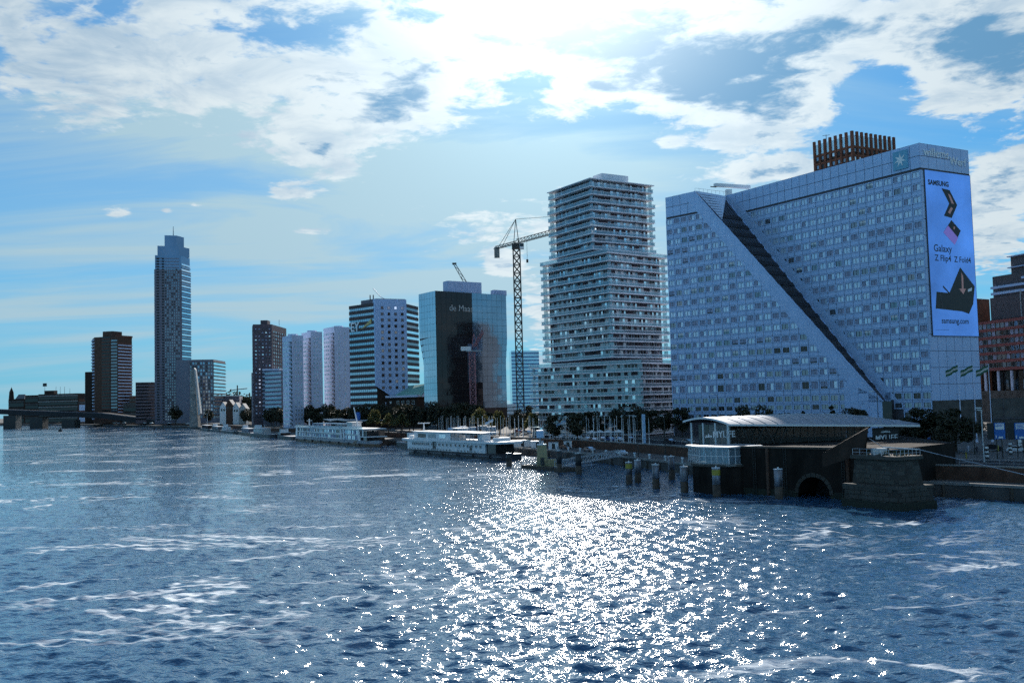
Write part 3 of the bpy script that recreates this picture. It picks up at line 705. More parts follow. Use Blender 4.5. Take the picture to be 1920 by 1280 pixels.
# --- dark-striped office with a white perforated end (letters E Y)
def build_striped():
    t = thing('striped_office', 'office tower with dark and blue stripes beside a white end with square windows', 'building', (-84, 626, STREET))
    A, B, Cc, D = (-104.5, 641), (-85.0, 622.5), (-67.2, 631.0), (-61.5, 653)
    body(t, [A, B, Cc, D, (-90, 672)], STREET, 82.5, 'brick_dark')
    fa, fb, fc = Face(A, B), Face(B, Cc), Face(Cc, D)
    zs = [82.5 - 3.72 * (k + 1) for k in range(20)]
    for k, z in enumerate(zs):
        g = MB('glass_band'); fa.slab(g, 0, fa.L, 0, .12, z + .35, z + 1.95); go = g.build('glass_band', t)
        bars = MB('frame_dark')
        for i in range(1, 14): fa.slab(bars, fa.L * i / 14 - .05, fa.L * i / 14 + .05, .12, .2, z + .35, z + 1.95)
        bars.build('mullions_field', go)['kind'] = 'stuff'
        s = MB('stripe_dark'); fa.slab(s, -.1, fa.L - .05, 0, .38, z + 1.95, z + 3.72 + .35 - .02); s.build('spandrel', t)
        s = MB('stripe_dark'); fc.slab(s, .05, fc.L, 0, .38, z + 1.7, z + 3.72); s.build('spandrel', t)
        g = MB('glass_sky' if k % 3 else 'glass_mid'); fc.slab(g, .05, fc.L, 0, .1, z, z + 1.7); g.build('glass_band', t)
    w = MB('white_panel'); 
    P = [fb.p(-1.2, 0, 84.8), fb.p(-1.2, 1.2, 84.8)]
    zlow = 24.0
    w.faces([fb.p(-.9, 1.0, 30.5), fb.p(fb.L * .45, 1.0, zlow), fb.p(fb.L + .3, 1.0, zlow), fb.p(fb.L + .3, 1.0, 85), fb.p(-.9, 1.0, 85), fb.p(-.9, -3, 30.5), fb.p(fb.L * .45, -3, zlow), fb.p(fb.L + .3, -3, zlow), fb.p(fb.L + .3, -3, 85), fb.p(-.9, -3, 85)],
            [(0, 1, 2, 3, 4), (1, 0, 5, 6), (2, 1, 6, 7), (3, 2, 7, 8), (4, 3, 8, 9), (0, 4, 9, 5)])
    w.build('white_end_wall', t)
    fw = Face(fb.p(0, 1.0, 0), fb.p(fb.L, 1.0, 0))
    window_grid(t, fw, 1.6, fb.L - .4, 4, 27.5, 81.5, 14, 1.75, 1.85, ['glass_mid', 'glass_dark', 'glass_sky'], 'joint', seed=4, weights=(3, 4, 1))
    p = MB('tower_grey'); p.prism([(-97, 641), (-85.5, 630), (-68, 638), (-79, 654)], 82.3, 86.2); p.build('roof_house', t)
    a = MB('white_paint'); q0 = Vector((-80, 640, 86)); a.bar(q0, q0 + Vector((-4, 0, 2.2)), .5); a.bar(q0 + Vector((-4, 0, 2.2)), q0 + Vector((-9, 1, 8)), .45); a.bar(q0, q0 + Vector((10, 3, 0.4)), .5); a.build('window_cleaning_arm', t)
    for x in (-90, -88): 
        c_ = MB('steel_dark'); c_.tube((x, 634, 85.9), (x, 634, 89), .35, n=6); c_.build('flue', t)
    on_face(text_mb('EY', 8.2, 'letter_white', .2, 'LEFT', 1.0, .12), fa, 1.6, .6, 66.2).build('lettering', t)
    y = MB('beam_yellow'); y.faces([fa.p(11.5, .55, 66.6), fa.p(23, .55, 70.2), fa.p(23, .55, 73.2), fa.p(11.5, .45, 66.6), fa.p(23, .45, 70.2), fa.p(23, .45, 73.2)], [(0, 1, 2), (5, 4, 3), (0, 3, 4, 1), (1, 4, 5, 2), (2, 5, 3, 0)]); y.build('yellow_beam_sign', t)
mat('stripe_dark', (.075, .05, .05), .7, var=.1); wavy_glass('glass_band', (.40, .56, .68), .85, .06, .04, .4); mat('beam_yellow', (.55, .42, .16), .5, var=0)
build_striped()

# --- flared glass tower
def build_glass_tower():
    t = thing('glass_tower', 'flared glass office tower with a roof crane and a dark reflection painted into its front', 'building', (-42.5, 559, STREET))
    A, N, E = Vector((-53.4, 574.9)), Vector((-42.5, 558.9)), Vector((-2.9, 591.4)); D = A + E - N
    def ring(z):
        k = 1.0 if z > 56 else 0.0 if z < 42 else (z - 42) / 14
        i = (1 - k) * 2.2; ua = (N - A).normalized(); ub = (E - N).normalized()
        a = A + ua * i * .3 + ub * i; n = N; e = E - ub * i * .6; return a, n, e, a + e - n
    zs = [STREET + (82 - STREET) * k / 21 for k in range(22)]
    b = MB('frame_dark')
    for z0, z1 in ((STREET, 42), (42, 56), (56, 82)):
        b.frustum([(*p, z0) for p in ring(z0)], [(*p, z1) for p in ring(z1)])
    b.build('core', t)
    r = random.Random(6); items, vs = [], []
    key = {}
    def variant(w, g, tilt):
        kk = (round(w, 2), g, tilt)
        if kk not in key:
            h = (82 - STREET) / 21; mb = MB(g); j = tilt * .035
            mb.poly([(-w / 2 + .06, -.05 - j, -h / 2 + .06), (w / 2 - .06, -.05 + j, -h / 2 + .06), (w / 2 - .06, -.07 + j, h / 2 - .06), (-w / 2 + .06, -.07 - j, h / 2 - .06)])
            key[kk] = len(vs); vs.append(mb)
        return key[kk]
    for j in range(21):
        zc = (zs[j] + zs[j + 1]) / 2; a, n, e, d = ring(zc)
        fa, fb = Face(a, n), Face(n, e)
        for i in range(6):
            items.append((fa.p((i + .5) * fa.L / 6, .05, zc), fa.rot, variant(fa.L / 6, 'glass_band', r.choice((-.2, 0, 0, .2)))))
        for i in range(14):
            dark = i < 7 if zc > 52 else i < 6 if zc > 30 else i < 14 and (zc < 14 or i < 9)  # dark building reflected in the front, painted as darker panels
            g = 'glass_dark_reflection' if dark else 'glass_steel'
            items.append((fb.p((i + .5) * fb.L / 14, .05, zc), fb.rot, variant(fb.L / 14, g, r.choice((-.2, 0, 0, .2)))))
    cells(t, 'glass_panel', vs, items)
    fb = Face(N, E)
    on_face(text_mb('de Maas', 5.2, 'concrete_light', .2), fb, 9.0, .35, 71).build('lettering', t)
    c = MB('white_panel_b'); c.prism([(-39, 572), (-36, 567), (-17, 580), (-20, 586)], 81.8, 88.5); c.build('roof_house', t)
    c = MB('white_panel_b'); c.prism([(-12, 592), (-10, 588), (-2.5, 594), (-5, 598)], 81.8, 85.0); c.build('roof_house', t)
    k = thing('roof_crane', 'small dark lattice crane leaning on the roof of the glass tower', 'crane', (-25, 579, 86))
    p0, p1 = Vector((-25, 579, 86)), Vector((-32.5, 578, 99.5))
    for dx, dz in ((-.9, 0), (.9, .3)):
        m_ = MB('steel_dark'); m_.bar(p0 + Vector((dx, 0, dz)), p1 + Vector((dx * .6, 0, dz)), .35); m_.build('boom_chord', k)
    m_ = MB('steel_dark')
    for i in range(8):
        f0, f1 = i / 8, (i + 1) / 8; s = 1 if i % 2 else -1
        m_.bar(p0.lerp(p1, f0) + Vector((-.9 * s * (1 - .4 * f0), 0, .15)), p0.lerp(p1, f1) + Vector((.9 * s * (1 - .4 * f1), 0, .15)), .25)
    m_.bar(p1 + Vector((-1.2, 0, .3)), p1 + Vector((1.2, 0, .3)), 1.0); m_.build('lacing', k)
    m_ = MB('brick_red'); m_.box(-27.5, -23, 576.5, 579.5, 85, 88.6); m_.build('cab', k)
wavy_glass('glass_band2', (.30, .42, .52), .85, .06, .05, .4); wavy_glass('glass_dark_reflection', (.035, .028, .03), .35, .05, .05, .5); wavy_glass('glass_steel', (.24, .34, .44), .85, .06, .05, .4)
build_glass_tower()

# --- three white apartment blocks
def build_white_block(k, A, N, B, z1, label):
    t = thing('apartment_block', label, 'building', (*N, STREET), 'white apartment blocks in a stepped row')
    ub = (V2(B) - V2(N)).normalized(); ua = (V2(A) - V2(N)).normalized(); Bk = V2(B) - (V2(N) - V2(A)).normalized() * 34; Ak = V2(A) + ub * 6 + ua * 12
    body(t, [tuple(Ak), tuple(A), tuple(N), tuple(B), tuple(Bk)], STREET, z1, 'tower_white')
    fa, fb = Face(A, N), Face(N, B); rows = int((z1 - STREET - 5) / 3.0); zt = z1 - 3.5; zb = zt - rows * 3.0
    window_grid(t, fa, .6, fa.L - 5.8, 4, zb, zt, rows, 1.8, 1.6, ['glass_painted_sky', 'glass_steel', 'glass_band'], 'frame_white', seed=20 + k, weights=(1, 3, 3))
    window_grid(t, fb, 1.5, fb.L - .6, 3, zb, zt, rows, 1.1, 1.4, ['blind_white', 'glass_mid', 'glass_steel'], 'frame_white', seed=30 + k, weights=(1, 2, 2))
    for j in range(rows):
        z = zb + 3.0 * j; b = MB('joint'); fa.slab(b, fa.L - 5.4, fa.L - .2, 0, .06, z + .2, z + 1.9, 'black_paint'); fa.slab(b, fa.L - 5.4, fa.L + .5, .06, 1.3, z - .1, z + .12, 'tower_white'); fa.slab(b, fa.L - 5.4, fa.L + .5, 1.2, 1.3, z + .12, z + 1.0, 'tower_white'); b.build('balcony', t)
    rf = MB('tower_white'); c_ = (V2(N) + V2(B)) / 2 + (V2(A) - V2(N)) * .5; rf.box(c_.x - 3, c_.x + 3, c_.y - 2, c_.y + 4, z1, z1 + 1.5); rf.build('roof_house', t)
for k, a in enumerate((((-165.0, 714), (-155, 699.5), (-148.5, 706.5), 69.5, 'lowest and leftmost of the three white apartment blocks with balconies'),
                       ((-155.5, 734), (-145.5, 718.5), (-138.5, 725.5), 73.2, 'middle one of the three white apartment blocks with balconies'),
                       ((-142.5, 751.5), (-131.5, 735.5), (-119, 748), 77.7, 'tallest and rightmost of the three white apartment blocks with balconies'))): build_white_block(k, *a)

# --- generic building with faces
def tower(name, label, cat, poly, z1, wall, z0=STREET, group=None):
    c = poly[1]; t = thing(name, label, cat, (c[0], c[1], z0), group); body(t, poly, z0, z1, wall); return t, [Face(poly[i], poly[(i + 1) % len(poly)]) for i in range(len(poly))]

# brown tower left of the white blocks, with a lower banded block before it
t, f = tower('brown_tower', 'dark brown residential tower with many small lit windows, left of the white blocks', 'building', [(-230, 880), (-223.5, 858), (-208.5, 863), (-207, 912), (-222, 915)], 91.5, 'brick_tower2')

window_grid(t, f[0], 1, f[0].L - .5, 4, 10, 88, 25, 1.5, 1.3, ['glass_dark', 'glass_mid', 'blind'], 'joint', seed=5, weights=(3, 2, 1))
window_grid(t, f[1], .8, f[1].L - .5, 5, 10, 89, 25, 1.6, 1.2, ['glass_mid', 'blind', 'glass_sky', 'glass_dark'], 'joint', seed=6, weights=(2, 2, 2, 2))
window_grid(t, f[2], 3, f[2].L - 3, 6, 10, 87, 25, 2.6, 1.3, ['blind_white', 'glass_sky', 'glass_mid'], 'joint', seed=7)
b = MB('brick_tower2'); b.box(-219, -213, 866, 876, 91.5, 95.5); b.build('roof_house', t)
b = MB('steel'); b.tube((-206, 880, 91.5), (-206, 880, 97), .2, n=5); b.build('antenna', t)
t, f = tower('banded_block', 'low banded block in front of the dark brown tower', 'building', [(-193, 735), (-178, 706), (-161.5, 694), (-150, 712), (-172, 745)], 45, 'tower_grey')
bands(t, f[1], 0, f[1].L, [8 + 3.1 * k for k in range(12)], 1.3, .15, 'glass_steel', 'glass_band'); bands(t, f[1], 0, f[1].L + .2, [9.4 + 3.1 * k for k in range(12)], .5, .4, 'tower_white', 'floor_edge')
window_grid(t, f[0], 1, f[0].L - 1, 5, 8, 43, 11, 2.2, 1.4, ['glass_mid', 'blind', 'glass_dark'], 'joint', seed=8)
b = MB('tower_white'); b.box(-176, -164, 700, 712, 45, 46.2); b.build('roof_edge', t)

# tallest tower
def build_tallest():
    t = thing('skyscraper', 'tallest slender grey tower with a stepped glass top and antenna', 'building', (-394, 1188, STREET))
    A, N, B = (-424.0, 1178.5), (-394.5, 1187), (-391.5, 1212); P = four(A, N, B)
    body(t, P, STREET, 188, 'tower_grey'); fa, fb = Face(A, N), Face(N, B)
    P2 = four((-423.5, 1179.5), (-395.2, 1188), (-392.5, 1212)); body(t, P2, 188, 205, 'tower_glass', 'glass_storeys')
    P3 = four((-421, 1181), (-397.5, 1188.5), (-391.5, 1208)); body(t, P3, 205, 216.5, 'tower_glass', 'upper_setback')
    P4 = four((-413.5, 1184), (-400.5, 1188.5), (-396.5, 1203)); body(t, P4, 216.5, 229.5, 'tower_glass', 'crown_box')
    m_ = MB('steel'); m_.tube((-405, 1190, 229.5), (-405, 1190, 241), .55, .3, n=6); m_.build('antenna', t)
    fh = 3.25
    for k in range(60):
        z = STREET + 3 + fh * k
        b = MB('tower_edge'); fa.slab(b, -.2, fa.L + .2, 0, .22, z, z + .9); fb.slab(b, -.2, fb.L + .2, 0, .5, z, z + .7)
        if z < 187: b.build('floor_band', t)
    for s0, s1 in ((2.4, 5.4), (8.6, 10.8)):
        for k in range(60):
            z = STREET + 4 + fh * k
            if z > 200: continue
            b = MB('black_paint'); fa.slab(b, s0, s1, 0, .05, z, z + 1.9); b.build('loggia', t)
    items = []; v = [MB('glass_mid'), MB('glass_dark'), MB('glass_steel')]
    for q in v: q.poly([(-.75, -.06, -.9), (.75, -.06, -.9), (.75, -.06, .9), (-.75, -.06, .9)])
    rr = random.Random(2)
    for k in range(56):
        for i in range(7): items.append((fa.p(12.6 + 2.5 * i, .05, STREET + 5.1 + fh * k), fa.rot, rr.choice((0, 0, 0, 1))))
    cells(t, 'window', v, items)
    for k in range(58):
        z = STREET + 4 + fh * k; b = MB('glass_sky' if k % 2 else 'glass_steel'); fb.slab(b, .5, fb.L - .5, 0, .2, z, z + 2.0); b.build('glass_band', t)
    bands(t, Face(P2[0], P2[1]), .5, 27.5, [190 + 3.6 * k for k in range(4)], 1.1, .2, 'tower_edge', 'floor_band')
mat('tower_edge', (.22, .20, .24), .7, var=0); wavy_glass('tower_glass', (.20, .25, .34), .75, .08, .03, .2)
build_tallest()
# block right of it and the low slab in front
t, f = tower('grid_office', 'grey office block with a dense window grid right of the tallest tower', 'building', [(-345, 1020), (-327, 1005), (-304, 1011), (-306, 1060), (-335, 1066)], 70, 'tower_grey')
window_grid(t, f[1], .5, f[1].L - .5, 9, 9, 68, 16, 1.8, 2.6, ['glass_mid', 'glass_dark', 'glass_steel'], 'tower_edge', seed=9)
bands(t, f[2], .5, f[2].L, [9 + 3.7 * k for k in range(16)], 2.4, .3, 'glass_sky', 'glass_band'); bands(t, f[2], .2, f[2].L, [11.6 + 3.7 * k for k in range(16)], .6, .8, 'brick_brown', 'floor_edge')
t, f = tower('low_grey_slab', 'long low grey hall with a bright roof edge at the foot of the tallest tower', 'building', [(-352, 1010), (-338, 990), (-276, 1004), (-282, 1040)], 32, 'tower_grey', group=None)
bands(t, f[1], .5, f[1].L, [9, 14.5, 20], 2.6, .12, 'glass_steel', 'glass_band')
b = MB('white_paint'); f[1].slab(b, -.5, f[1].L + .5, -6, .8, 32, 32.9); f[1].slab(b, -.5, f[1].L + .5, .1, .8, 27.5, 28.3, 'tower_edge'); b.build('roof_edge', t)
t, f = tower('brown_slab', 'brown grey slab block between the red brick tower and the tallest tower', 'building', [(-352, 930), (-343, 905), (-323, 915), (-328, 950)], 45.5, 'tower_grey2')

bands(t, f[1], .3, f[1].L, [8 + 3.2 * k for k in range(12)], 1.5, .12, 'glass_dark', 'glass_band'); bands(t, f[1], 0, f[1].L, [9.6 + 3.2 * k for k in range(12)], .35, .5, 'tower_edge', 'floor_edge')
# red brick tower
t, f = tower('red_tower', 'dark red brick apartment tower standing alone at the far left', 'building', [(-391, 925), (-378.5, 901), (-356, 896.5), (-350, 915), (-358, 935)], 87, 'brick_brown')
b = MB('brick_brown'); b.prism([(-372, 903), (-362, 900), (-358, 912), (-368, 915)], 87, 92.5); b.build('roof_house', t)
b = MB('brick_red'); b.prism([(-357, 896), (-349, 914), (-352, 915), (-359, 898)], 86.5, 88.2); b.build('roof_canopy', t)
bands(t, f[0], 1, f[0].L - 1, [8 + 3.05 * k for k in range(26)], 1.0, 1.0, 'tower_white', 'balcony'); bands(t, f[1], 7, 15.5, [8 + 3.05 * k for k in range(26)], 1.1, .3, 'balcony_brown', 'balcony')
bands(t, f[1], 7.2, 15.3, [9.2 + 3.05 * k for k in range(26)], 1.7, .08, 'glass_dark', 'glass_band'); bands(t, f[1], 16.5, f[1].L - .3, [9.0 + 3.05 * k for k in range(25)], 1.7, .08, 'glass_mid', 'glass_band')
bands(t, f[2], .5, f[2].L - .5, [8 + 3.05 * k for k in range(24)], 1.0, 1.1, 'tower_white', 'balcony'); bands(t, f[2], .5, f[2].L - .5, [9.2 + 3.05 * k for k in range(24)], 1.8, .15, 'brick_red', 'wall_band')
t, f = tower('dark_annex', 'narrow dark block tucked behind the left edge of the red brick tower', 'building', [(-402, 945), (-398, 926), (-380, 924), (-384, 948)], 57, 'brick_dark')
bands(t, f[0], .5, f[0].L, [8 + 3.1 * k for k in range(15)], 1.4, .08, 'glass_mid', 'glass_band')
# far blue slab
t, f = tower('blue_slab', 'distant pale blue glass slab seen between the crane and the stepped tower', 'building', [(-3, 948), (-1.0, 921), (24.8, 931), (22, 958)], 66, 'glass_band')
bands(t, f[1], -.1, f[1].L + .1, [7 + 3.3 * k for k in range(18)], 1.2, .3, 'slab_blue', 'floor_band')
t, f = tower('low_white_block', 'small low white block at the left foot of the distant blue slab', 'building', [(-12, 905), (-8, 890), (2, 893), (0, 908)], 17, 'white_paint')
bands(t, f[1], .3, f[1].L, [7, 10.5, 13.5], 1.2, .1, 'glass_mid', 'glass_band')
# brick museum with a green roof
t, f = tower('brick_museum', 'low dark brick building with white framed windows and a green gabled roof', 'building', [(-101, 655), (-82.5, 627), (-59.5, 611), (-44, 633), (-74, 672)], 23, 'brick_dark')
f0 = Face((-88, 632), (-67, 617)); f1 = Face((-67, 617), (-54, 619))
b = MB('glass_steel'); f[0].slab(b, 6, f[0].L - 2, 0, .2, 8.5, 11.8); f[0].slab(b, 6, f[0].L - 2, 0, .2, 13.2, 17.2); b.build('window_band', t)
mu = MB('frame_white')
for i in range(22): f[0].slab(mu, 6 + i * (f[0].L - 8) / 21, 6.2 + i * (f[0].L - 8) / 21, .2, .5, 8.5, 17.2)
mu.build('mullions_field', t)['kind'] = 'stuff'
window_grid(t, f[1], 11, f[1].L - .5, 4, 6.5, 22.5, 3, 2.1, 2.3, ['glass_mid', 'glass_dark'], 'frame_white', seed=12); window_grid(t, f[1], 5, 9, 1, 6.5, 22, 4, 1.5, 1.4, ['glass_mid'], 'frame_white', seed=13)
b = MB('tower_white')
for k in range(9): b.box(*(lambda p: (p[0] - .3, p[0] + .3, p[1] - .3, p[1] + .3))(f[1].p(3.2, .3, 0)), 8.5 + 1.35 * k, 9.5 + 1.35 * k)
b.build('vertical_lettering', t)
b = MB('copper_green'); p0, p1, p2, p3 = Vector((-83, 630, 23)), Vector((-57, 611.5, 23)), Vector((-45, 632, 23)), Vector((-71, 650, 23)); r0, r1 = (p0 + p3) / 2 + Vector((6, -3, 7)), (p1 + p2) / 2 + Vector((-1, 1, 8.5))
b.faces([p0, p1, p2, p3, r0, r1], [(0, 1, 5, 4), (2, 3, 4, 5), (1, 2, 5), (3, 0, 4)]); b.build('roof', t)
b = MB('tower_white'); b.faces([p1 + Vector((.4, -.2, 0)), p2 + Vector((.4, -.2, 0)), r1 + Vector((.5, -.3, -.4))], [(0, 1, 2)]); b.build('gable_glazing', t)
b = MB('tower_white'); b.prism([(-80, 622.5), (-58, 608.5), (-57, 610), (-79, 624.5)], 23, 24.2); b.build('parapet', t)

# brick lattice tower behind the white slab
def build_lattice():
    t = thing('lattice_brick_tower', 'brick tower with an open crown of piers rising behind the white slab', 'building', (141.9, 403.5, STREET))
    A, N, B = (131.5, 420), (141.9, 403.5), (163.6, 415.6); P = four(A, N, B); body(t, P, STREET, 119.5, 'brick_dark')
    for fc, n in ((Face(A, N), 7), (Face(N, B), 9)):
        w = fc.L / n
        for i in range(n + 1):
            b = MB('brick_red'); fc.slab(b, i * w - .5, i * w + .5, -.3, .55, 60, 125.5); b.build('pier', t)
        for k in range(17):
            b = MB('brick_red'); fc.slab(b, 0, fc.L, 0, .4, 61 + 3.6 * k, 61.9 + 3.6 * k); b.build('floor_band', t)
        window_grid(t, fc, 0, fc.L, n, 64.9 - 2.7, 64.9 - 2.7 + 3.6 * 16, 16, w - 1.3, 2.1, ['glass_sky', 'glass_mid', 'glass_steel', 'glass_dark'], 'frame_dark', seed=15 + n)
        b = MB('railing_glass'); fc.slab(b, 0, fc.L, -.1, -.05, 119.5, 124); b.build('crown_glazing', t)
    b = MB('steel_dark'); b.tube((136, 418, 119.5), (136, 418, 128), .12, n=5); b.bar((134.5, 418, 127.6), (137.5, 418, 127.9), .15); b.build('antenna', t)
build_lattice()

# red banded office at the right edge and the pale balcony tower behind it
def build_red_office():
    A, B = (206.5, 440), (224, 362); t = thing('red_banded_office', 'office with dark red bands and window strips right of the white slab', 'building', (200, 420, STREET))
    f = Face(A, B); back = [(B[0] + 60, B[1] - 10), (A[0] + 60, A[1] - 10)]
    f2 = Face((203.0, 450), (207.0, 440))
    body(t, [A, B, *back], 26, 48, 'brick_dark'); b = MB('concrete_dark'); b.prism([(A[0] - 1, A[1] + 2), (B[0] - 3, B[1]), (B[0] + 60, B[1] - 10), (A[0] + 60, A[1])], STREET, 17.5); b.build('base_wall', t)
    for k in range(7):
        z = 26.2 + 3.4 * k; b = MB('band_red'); f.slab(b, 0, f.L, 0, .55, z, z + 1.2)
        b.build('red_band', t)
    items = []; vs = [far_window(2.2, 2.1, g, 'steel') for g in ('glass_mid', 'glass_steel', 'glass_dark', 'blind')]; r = random.Random(17)
    for k in range(6):
        for i in range(28): items.append((f.p(1.4 + 2.78 * i, .03, 26.2 + 3.4 * k + 2.35), f.rot, r.choice((0, 1, 2, 3, 0))))
    cells(t, 'window', vs, items)
    for i in range(9):
        b = MB('tower_white'); b.tube(f.p(2 + 8.2 * i, -.8, 17.5), f.p(2 + 8.2 * i, -.8, 26.2), .65, n=8); b.build('column', t)
    b = MB('glass_dark'); f.slab(b, 0, f.L, -6, -5.5, 17.5, 26); b.build('recessed_storey', t)
    for i in range(12):
        b = MB('glass_steel'); f.slab(b, 4 + 5.2 * i, 5.6 + 5.2 * i, -5.4, -5.2, 18.0, 22); b.build('recessed_window', t)
    b = MB('concrete_dark2'); b.prism([(A[0] + 4, A[1] - 4), (B[0] + 6, B[1]), (B[0] + 50, B[1]), (A[0] + 50, A[1])], 48, 58); b.build('roof_house', t)
    g = Face((A[0] + 4, A[1] - 4), (B[0] + 6, B[1]))
    for s in (18, 36, 56):
        b = MB('steel'); g.slab(b, s, s + .5, 0, .4, 48, 59.5); b.build('roof_pipe', t)
    for zz in (51.5, 55.5):
        b = MB('steel'); g.slab(b, 20, 70, .3, .6, zz, zz + .35); b.build('roof_rail', t)
    b = MB('brick_red'); b.prism([(203, 450.5), (207, 440.5), (215, 446), (211, 457)], STREET, 58.5); b.build('stair_turret', t)
    for k in range(4):
        b = MB('glass_steel'); f2.slab(b, 1, f2.L - .6, 1.2, 1.3, 44 + 3.6 * k, 46.2 + 3.6 * k); b.build('turret_window', t)
mat('band_red', (.26, .075, .07), .7, var=.1); mat('concrete_dark2', (.11, .10, .11), .85, var=.15)
build_red_office()
t, f = tower('balcony_tower', 'pale tower with stacked white balconies at the right edge, behind the red banded office', 'building', [(238, 516), (244.5, 498), (275, 478), (290, 520)], 80, 'concrete_dark2')
bands(t, f[0], -.5, f[0].L + .5, [60 + 3.3 * k for k in range(5)], 1.3, 1.2, 'white_panel', 'balcony'); bands(t, f[1], -.6, f[1].L, [60 + 3.3 * k for k in range(6)], 1.2, 1.5, 'white_panel', 'balcony')
bands(t, f[1], 4, 9, [61.5 + 3.3 * k for k in range(5)], 2, .2, 'glass_sky', 'glass_band')
b = MB('concrete_dark2'); b.prism([(246, 512), (250, 500), (276, 483), (285, 515)], 80, 90); b.build('upper_storeys', t)
u = Face((246, 512), (250, 500)); v = Face((250, 500), (276, 483)); bands(t, v, -.4, v.L, [81.5, 85.2], 1.4, 1.0, 'glass_sky', 'glass_band'); bands(t, v, -1, v.L, [84, 90], .5, 1.6, 'white_panel', 'roof_edge'); bands(t, u, -1, u.L, [84, 90], .5, 1.6, 'white_panel', 'roof_edge')

for nm, k, zt in (('red_tower', 1.62, 90), ('dark_annex', 1.6, 57), ('brown_slab', 1.40, 45.5), ('low_grey_slab', 1.2, 32), ('grid_office', 1.14, 70), ('banded_block', 1.22, 45)):
    push(bpy.data.objects[nm], k, zt)

o = bpy.data.objects['balcony_tower']; o.location.x += 13; o.scale = (1, 1, .955)
# ------------------------------------------------------------------ things on and beside the water
mat('stone_pier', (.055, .048, .040), .9, var=.3, vscale=.4, bump=.5, stain=(.03, .025, .02), stretch=(1, 1, .35))
mat('stone_course', (.075, .066, .055), .9, var=.35, vscale=.5, bump=.4, stain=(.05, .045, .035))
mat('roof_metal', (.34, .35, .38), .42, .7, var=.12, vscale=.3)
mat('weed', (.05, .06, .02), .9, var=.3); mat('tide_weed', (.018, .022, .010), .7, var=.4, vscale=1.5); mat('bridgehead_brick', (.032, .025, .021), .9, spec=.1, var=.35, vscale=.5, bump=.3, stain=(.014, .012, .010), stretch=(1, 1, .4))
def ring_pts(poly, z): return [(x, y, z) for x, y in poly]
